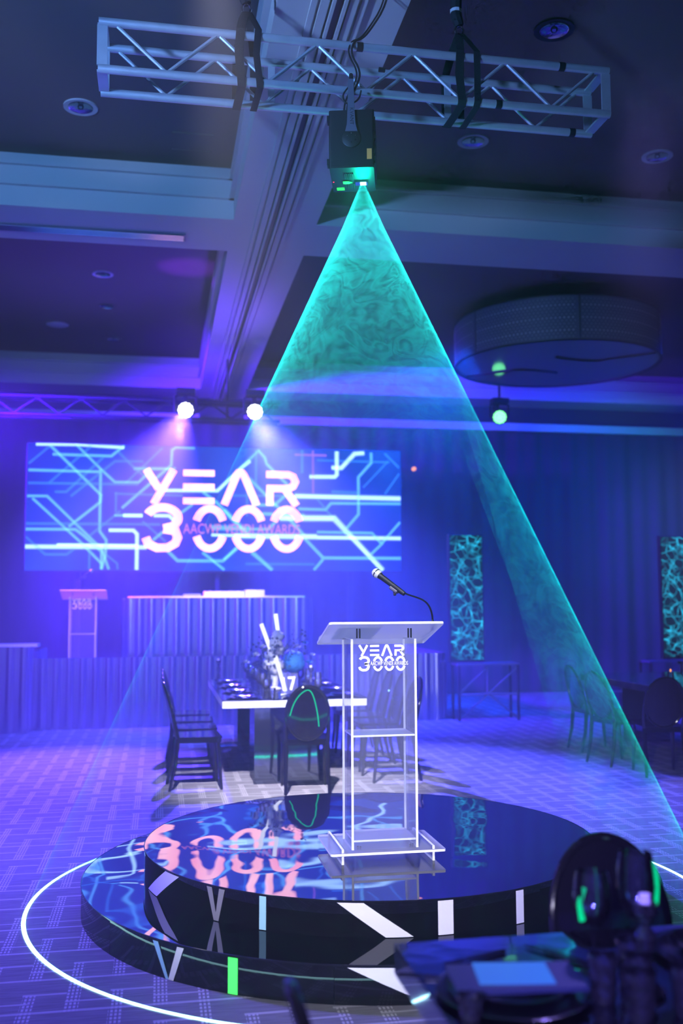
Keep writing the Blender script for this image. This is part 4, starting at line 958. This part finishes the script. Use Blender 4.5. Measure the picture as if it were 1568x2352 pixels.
def tumbler(label, loc, h=0.10, r=0.037, group=None, mat='crystal'):
    t = thing('crystal_tumbler', label, 'glass', loc, 0, group); mb = MB(); seg = 10; rows = 6; vs = []
    for j in range(rows+1):
        z = h*j/rows; rr = r*(0.80+0.2*j/rows)*(1.0 if j % 2 else 0.93)
        vs += [(rr*math.cos(2*PI*(k+0.5*(j % 2))/seg), rr*math.sin(2*PI*(k+0.5*(j % 2))/seg), z+(0.004*math.sin(k*2.3+j) if 0 < j < rows else 0)) for k in range(seg)]
    fs = [tuple(range(seg-1, -1, -1))]
    for j in range(rows):
        for k in range(seg):
            a, b = j*seg+k, j*seg+(k+1) % seg; c, d = a+seg, b+seg
            fs += [(a, b, c), (b, d, c)] if j % 2 == 0 else [(a, b, d), (a, d, c)]
    mb.add(vs, fs).build('cut_body', mat, t, smooth=False)
    MB().lathe([(r*0.96, h), (r, h+0.004), (r*0.9, h+0.004), (r*0.86, h*0.4), (0.001, h*0.35)], seg, cap=False).build('rim', 'glass', t)
    return t
def candlestick(label, loc, h=0.26, mat='crystal'):
    t = thing('crystal_candlestick', label, 'candlestick', loc)
    MB().lathe([(0.04, 0), (0.042, 0.01), (0.015, 0.03), (0.022, 0.05), (0.010, 0.07), (0.018, 0.10), (0.026, 0.125), (0.010, 0.15), (0.014, h*0.8), (0.028, h*0.9), (0.030, h), (0.001, h)], 8, ph=0.2).build('faceted_stem', mat, t, smooth=False)
    MB().lathe([(0.013, h), (0.013, h+0.02), (0.001, h+0.021)], 10).build('candle', 'white', t)
    return t
pl = plate_setting(TX+0.20, TY+0.18, 'silver bowl on black plate, left side of the numbered table, '+ordw[0])
g0 = goblet('tall clear wine glass by the plate on the left side, '+ordw[0], (TX+0.40, TY+0.36, 0.7605), 0.21, 0.036, 'table_glass', 'wine glasses on the numbered table')
g1 = goblet('short clear water glass by the plate on the left side, '+ordw[0], (TX+0.42, TY+0.22, 0.7605), 0.16, 0.04, 'table_glass', 'water glasses on the numbered table')
cr0 = tumbler('cut crystal tumbler by the plate on the left side, '+ordw[0], (TX+0.46, TY+0.08, 0.7605), 0.09, 0.034, 'crystal tumblers on the numbered table', 'table_glass')
for sd, nm in ((0, 'left'), (1, 'right')):
    for k in range(4):
        x = lambda a: TX+(a if sd == 0 else 1.33-a); yk = TY+0.18+0.60*k
        if not (sd == 0 and k == 0):
            dup(pl, (x(0.20), yk, 0.7605), 0, 'silver bowl on black plate, %s side of the numbered table, %s' % (nm, ordw[k]), 'plates on the numbered table')
            dup(g0, (x(0.40), yk+0.18, 0.7605), 0, 'tall clear wine glass by the plate on the %s side, %s' % (nm, ordw[k]))
            dup(g1, (x(0.42), yk+0.04, 0.7605), 0, 'short clear water glass by the plate on the %s side, %s' % (nm, ordw[k]))
            dup(cr0, (x(0.47), yk-0.09, 0.7605), 0, 'cut crystal tumbler by the plate on the %s side, %s' % (nm, ordw[k]))
pl['group'] = 'plates on the numbered table'
dup(pl, (TX+0.72, TY+0.19, 0.7605), 0, 'silver bowl on black plate at the near end of the numbered table', 'plates on the numbered table')
candlestick('crystal candlestick left of the flowers on the numbered table', (TX+0.50, TY+0.75, 0.7605), 0.26, 'table_glass')
candlestick('crystal candlestick right of the table number sign', (TX+0.90, TY+0.62, 0.7605), 0.24, 'table_glass')
candlestick('crystal candlestick at the far left corner of the numbered table', (TX+0.10, TY+2.35, 0.7605), 0.22)
# table number
t = thing('table_number_sign', 'clear table sign with white number 17 on the numbered table', 'sign', (1.235, 9.50, 0.7605))
slab(MB(), -0.078, 0.078, -0.003, 0.003, 0.012, 0.21, 'y').build('plaque', ['acryl', 'acryl_edge'], t, smooth=False)
MB().box(-0.085, 0.085, -0.02, 0.02, 0, 0.012).build('base', 'acryl_edge', t, smooth=False)
mb = MB(); Tn = Matrix.Rotation(PI/2, 4, 'X')
for pts, w in (([(-0.058, 0.05), (-0.058, 0.165)], 0.02), ([(-0.018, 0.163), (0.043, 0.163), (0.012, 0.05)], 0.022)):
    Lp, Rp = ribbon(pts, w)
    for i in range(len(Lp)-1):
        q = [Lp[i], Rp[i], Rp[i+1], Lp[i+1]]; mb.add([(p.x, p.y, 0.0035) for p in q]+[(p.x, p.y, 0.005) for p in q], [(0, 1, 2, 3), (4, 5, 6, 7), (0, 1, 5, 4), (1, 2, 6, 5), (2, 3, 7, 6), (3, 0, 4, 7)], 0, Tn)
mb.build('numerals', 'white', t, smooth=False)
o = MB().lathe([(0.03, 0), (0.034, 0.03), (0.032, 0.06), (0.028, 0.055), (0.001, 0.05)], 14).build('votive_candle', 'white', loc=(1.37, 9.53, 0.7605)); tag(o, 'small white votive candle at the foot of the number sign', 'candle')

def lump(name, mat, parent, c, r, seed, amp=0.35, sub=3, sq=(1, 1, 1)):
    bm = bmesh.new(); bmesh.ops.create_icosphere(bm, subdivisions=sub, radius=1)
    for v in bm.verts:
        n = v.co.normalized(); d = 1+amp*noise.noise(n*2.2+Vector((seed, 0, 0)))+amp*0.5*noise.noise(n*6+Vector((0, seed, 0)))
        v.co = Vector(c)+Vector((n.x*sq[0], n.y*sq[1], n.z*sq[2]))*r*d
    me = bpy.data.meshes.new(name); bm.to_mesh(me); bm.free(); me.materials.append(M[mat])
    me.polygons.foreach_set('use_smooth', [True]*len(me.polygons))
    o = bpy.data.objects.new(name, me); COL.objects.link(o)
    if parent: o.parent = parent
    return o
def rose(parent, c, r, mat, seed):
    mb = MB(); random.seed(seed); n = 9
    for k in range(n):
        a = k*2.4; rr = r*(0.25+0.75*k/n); lift = r*0.6*(1-k/n); tl = 0.4+0.9*k/n; vs = []
        for i in range(4):
            for j in range(4):
                u = (i/3-0.5)*1.5; v = j/3
                ang = a+u; rad = rr*(0.55+0.45*v*math.sin(tl)); zz = lift+rr*0.75*v*math.cos(tl*0.8)
                vs.append((c[0]+rad*math.cos(ang), c[1]+rad*math.sin(ang), c[2]+zz-r*0.3))
        mb.add(vs, [(4*i+j, 4*i+4+j, 4*i+5+j, 4*i+j+1) for i in range(3) for j in range(3)])
    return mb.build('blossom', mat, parent)
fc = (1.17, 10.15, 0.7605)
t = thing('flower_arrangement', 'white and blue flower arrangement with glowing tubes on the numbered table', 'flowers', fc)
MB().lathe([(0.07, 0), (0.075, 0.01), (0.03, 0.03), (0.045, 0.15), (0.035, 0.30), (0.05, 0.34), (0.001, 0.33)], 18).build('pedestal_vase', 'petal', t)
for i, (c, r) in enumerate((((0.0, 0, 0.24), 0.085), ((-0.03, 0.0, 0.34), 0.075), ((0.02, 0.02, 0.42), 0.075), ((0.03, 0, 0.53), 0.06), ((-0.06, 0.03, 0.26), 0.06), ((0.0, -0.02, 0.46), 0.065))):
    lump('cloud_tuft', 'petal', t, c, r, i*3.1, 0.5)
for a, b in (((-0.14, 0.0, 0.66), (-0.03, 0.0, 0.36)), ((0.01, 0.03, 0.76), (0.055, 0.03, 0.42)), ((-0.0, -0.05, 0.33), (0.06, -0.36, 0.02))):
    mb = MB(); mb.tube([a, b], 0.020, 14); mb.build('light_tube', 'tube_glow', t)
lump('blue_moss_ball', 'bluepetal', t, (0.20, 0.05, 0.27), 0.115, 21, 0.15)
for i, (c, r) in enumerate((((-0.19, 0, 0.35), 0.055), ((-0.12, 0.05, 0.43), 0.05), ((0.23, 0.0, 0.43), 0.05), ((0.32, 0.08, 0.46), 0.045), ((0.40, 0.1, 0.34), 0.04), ((-0.28, 0.1, 0.27), 0.045), ((0.12, 0.12, 0.38), 0.05), ((0.34, -0.05, 0.27), 0.05), ((-0.10, -0.1, 0.22), 0.045))):
    rose(t, c, r, 'petal' if i % 4 != 3 else 'bluepetal', i)
mb = MB(); random.seed(3)
for i in range(40):
    a = random.uniform(0, 2*PI); rr = random.uniform(0.1, 0.45); z1 = random.uniform(0.2, 0.62)
    p = Vector((rr*math.cos(a), rr*math.sin(a)*0.6, z1)); mb.tube([Vector((rr*0.2*math.cos(a), 0, 0.15)), p*0.6+Vector((0, 0, 0.12)), p], 0.002, 4)
    for j in range(5):
        q = p*(1-0.08*j)+Vector((random.uniform(-.03, .03), random.uniform(-.03, .03), random.uniform(-.02, .02))); s_ = random.uniform(0.01, 0.022); w = random.uniform(0, PI)
        mb.add([q, q+Vector((s_*math.cos(w), s_*math.sin(w), s_*0.4)), q+Vector((0, 0, s_*1.6)), q+Vector((-s_*math.cos(w), -s_*math.sin(w), s_*0.4))], [(0, 1, 2, 3)])
o = mb.build('foliage', 'leaf', t, smooth=False); o['kind'] = 'stuff'

# right table: dark ware with amber candle glints, blue napkin
t = thing('flower_arrangement', 'dark flower arrangement on the table at the right edge', 'flowers', (5.60, 9.9, 0.7605))
MB().lathe([(0.06, 0), (0.03, 0.02), (0.05, 0.18), (0.001, 0.18)], 14).build('vase', 'glass', t)
for i in range(7): rose(t, (0.16*math.cos(i*1.7)-0.05, 0.12*math.sin(i*1.7), 0.22+0.05*(i % 3)), 0.05, 'leaf', 40+i)
amb = ['leftmost', 'second from left', 'middle', 'fourth from left', 'rightmost']
for i, (x, y, h_) in enumerate(((5.18, 9.55, 0.15), (5.36, 9.30, 0.10), (5.52, 9.5, 0.12), (5.66, 9.25, 0.06), (5.80, 9.45, 0.11))):
    t = thing('candle_holder', 'glass candle holder with a tiny amber flame on the right table, '+amb[i], 'candle', (x, y, 0.7605), 0, 'amber candles on the right table')
    MB().lathe([(0.03, 0), (0.032, h_), (0.029, h_), (0.027, 0.01), (0.001, 0.008)], 12).build('holder', 'glass', t)
    MB().lathe([(0.001, h_), (0.008, h_+0.008), (0.010, h_+0.016), (0.001, h_+0.032)], 10).build('flame', 'amber', t)
for i, (x, y) in enumerate(((5.26, 9.42), (5.45, 9.62), (5.6, 9.38), (5.75, 9.6))):
    goblet('clear wine glass among the amber candles, '+['leftmost', 'second from left', 'third from left', 'rightmost'][i], (x, y, 0.7605), 0.24, 0.038, 'glass', 'wine glasses on the right table')
mb = MB(); vs = []
for i in range(7):
    for j in range(6): vs.append((0.013*math.sin(i*1.9+j*0.4), (i/6-0.5)*0.26, -0.02-0.045*j-0.01*math.sin(i)))
mb.add([(0.09, y[1], 0.004) for y in vs[::6]]+[(0.0, y[1], 0.004) for y in vs[::6]], [(i, i+1, 8+i, 7+i) for i in range(6)])
mb.add([(v[0]-0.018, v[1], v[2]) for v in vs], [(6*i+j, 6*i+6+j, 6*i+7+j, 6*i+j+1) for i in range(6) for j in range(5)])
o = mb.build('napkin', 'bluecloth', loc=(5.045, 9.35, 0.762)); tag(o, 'blue napkin hanging over the edge of the right table', 'napkin')

# foreground table ware
t = plate_setting(0.80, 2.235, 'blurred black charger plate with pale card on the foreground table', 'plate', R=0.175)
t['group'] = 'plates on the foreground table'
T = Matrix.Translation((0.80, 2.235, 0.794)) @ Matrix.Rotation(math.radians(-6), 4, 'Z')
o = MB().box(-0.14, 0.15, -0.085, 0.075, 0.0, 0.010, T=T).build('napkin', 'napkin', smooth=False); tag(o, 'dark folded napkin lying on the foreground charger plate', 'napkin')
T = Matrix.Translation((0.805, 2.25, 0.8045)) @ Matrix.Rotation(math.radians(-10), 4, 'Z')
o = MB().box(-0.085, 0.085, -0.075, 0.055, 0.0, 0.002, T=T).build('menu_card', 'card', smooth=False); tag(o, 'glossy teal lit menu card on top of the foreground plate', 'card')
def cutlery(name, label, x, y, rz, kind):
    t = thing(name, label, 'cutlery', (x, y, 0.7615), rz)
    MB().tube([(0, -0.10, 0.004), (0, 0.02, 0.004)], [0.005, 0.0035], 8).build('handle', 'gloss', t)
    if kind == 'knife': MB().prism([(-0.006, 0.02), (0.007, 0.02), (0.008, 0.08), (0.0, 0.11), (-0.006, 0.09)], 0.003, 0.005).build('blade', 'gloss', t, smooth=False)
    else:
        MB().prism([(-0.010, 0.035), (0.010, 0.035), (0.004, 0.02), (-0.004, 0.02)], 0.003, 0.006).build('neck', 'gloss', t, smooth=False)
        for k in range(4): MB().box(-0.010+k*0.0056, -0.0068+k*0.0056, 0.035, 0.085, 0.003, 0.006).build('tine', 'gloss', t, smooth=False)
cutlery('fork', 'blurred dark fork left of the foreground plate, inner', 0.62+0.03, 2.36, math.radians(70), 'fork')
cutlery('fork', 'blurred dark fork lying across behind the foreground plate', 0.78, 2.46, math.radians(110), 'fork')
cutlery('knife', 'blurred dark knife between the plate and the crystal glasses', 0.99, 2.43, math.radians(28), 'knife')
cutlery('knife', 'blurred dark knife right beside the other knife, nearer the glasses', 1.03, 2.40, math.radians(30), 'knife')
FGG = 'stem glasses on the foreground table'
tall = goblet('large wine glass with green streak, tallest in the foreground', (1.135, 2.29, 0.7605), 0.285, 0.047, 'glass', FGG)
lowg = goblet('blurred wine glass left of the tallest one in the foreground', (1.04, 2.33, 0.7605), 0.235, 0.046, 'glass', FGG)
goblet('blurred wine glass at the right edge of the foreground table', (1.22, 2.10, 0.7605), 0.24, 0.045, 'glass', FGG)
for g_, (dx, z0, z1, tw) in ((tall, (0.043, 0.150, 0.262, 0.006)), (lowg, (-0.036, 0.125, 0.195, 0.008))):  # glowing tubes stand in for laser reflected in these glasses
    o = MB().tube(smooth_path([(dx*0.75, -0.012, z1+0.006), (dx*1.02, -0.014, z1-0.02), (dx*1.08, -0.014, (z0+z1)/2), (dx*0.95, -0.014, z0)]), tw*0.8, 8).build('laser_reflection_streak', 'laser_green', g_)
    o['label'] = 'glowing green streak standing in for laser reflected in the glass'
for i, (x, y, lab) in enumerate(((0.985, 2.16, 'nearest the plate'), (1.06, 2.14, 'in the middle of the cluster'), (1.02, 2.05, 'at the bottom edge of the picture'), (1.13, 2.06, 'at the bottom right corner'), (1.09, 2.24, 'behind the wine glass stems'))):
    tumbler('sparkling cut crystal tumbler in the foreground, '+lab, (x, y, 0.7605), 0.10, 0.034, 'crystal tumblers on the foreground table')
candlestick('sparkling crystal candlestick between the foreground wine glasses', (1.10, 2.18, 0.7605), 0.20)
tumbler('small cut crystal tumbler at the bottom left of the foreground plate', (0.665, 2.12, 0.7605), 0.05, 0.03, 'crystal tumblers on the foreground table')
t = plate_setting(1.40, 2.38, 'second black charger plate, at the right edge of the foreground table', 'plate', R=0.17); t['group'] = 'plates on the foreground table'

for k_ in ('logo_thin', 'lines', 'red_led', 'amber', 'laser_green', 'crack', 'foil_green', 'led_white', 'led_green', 'laser_hot', 'tube_glow'):
    M[k_].cycles.emission_sampling = 'NONE'
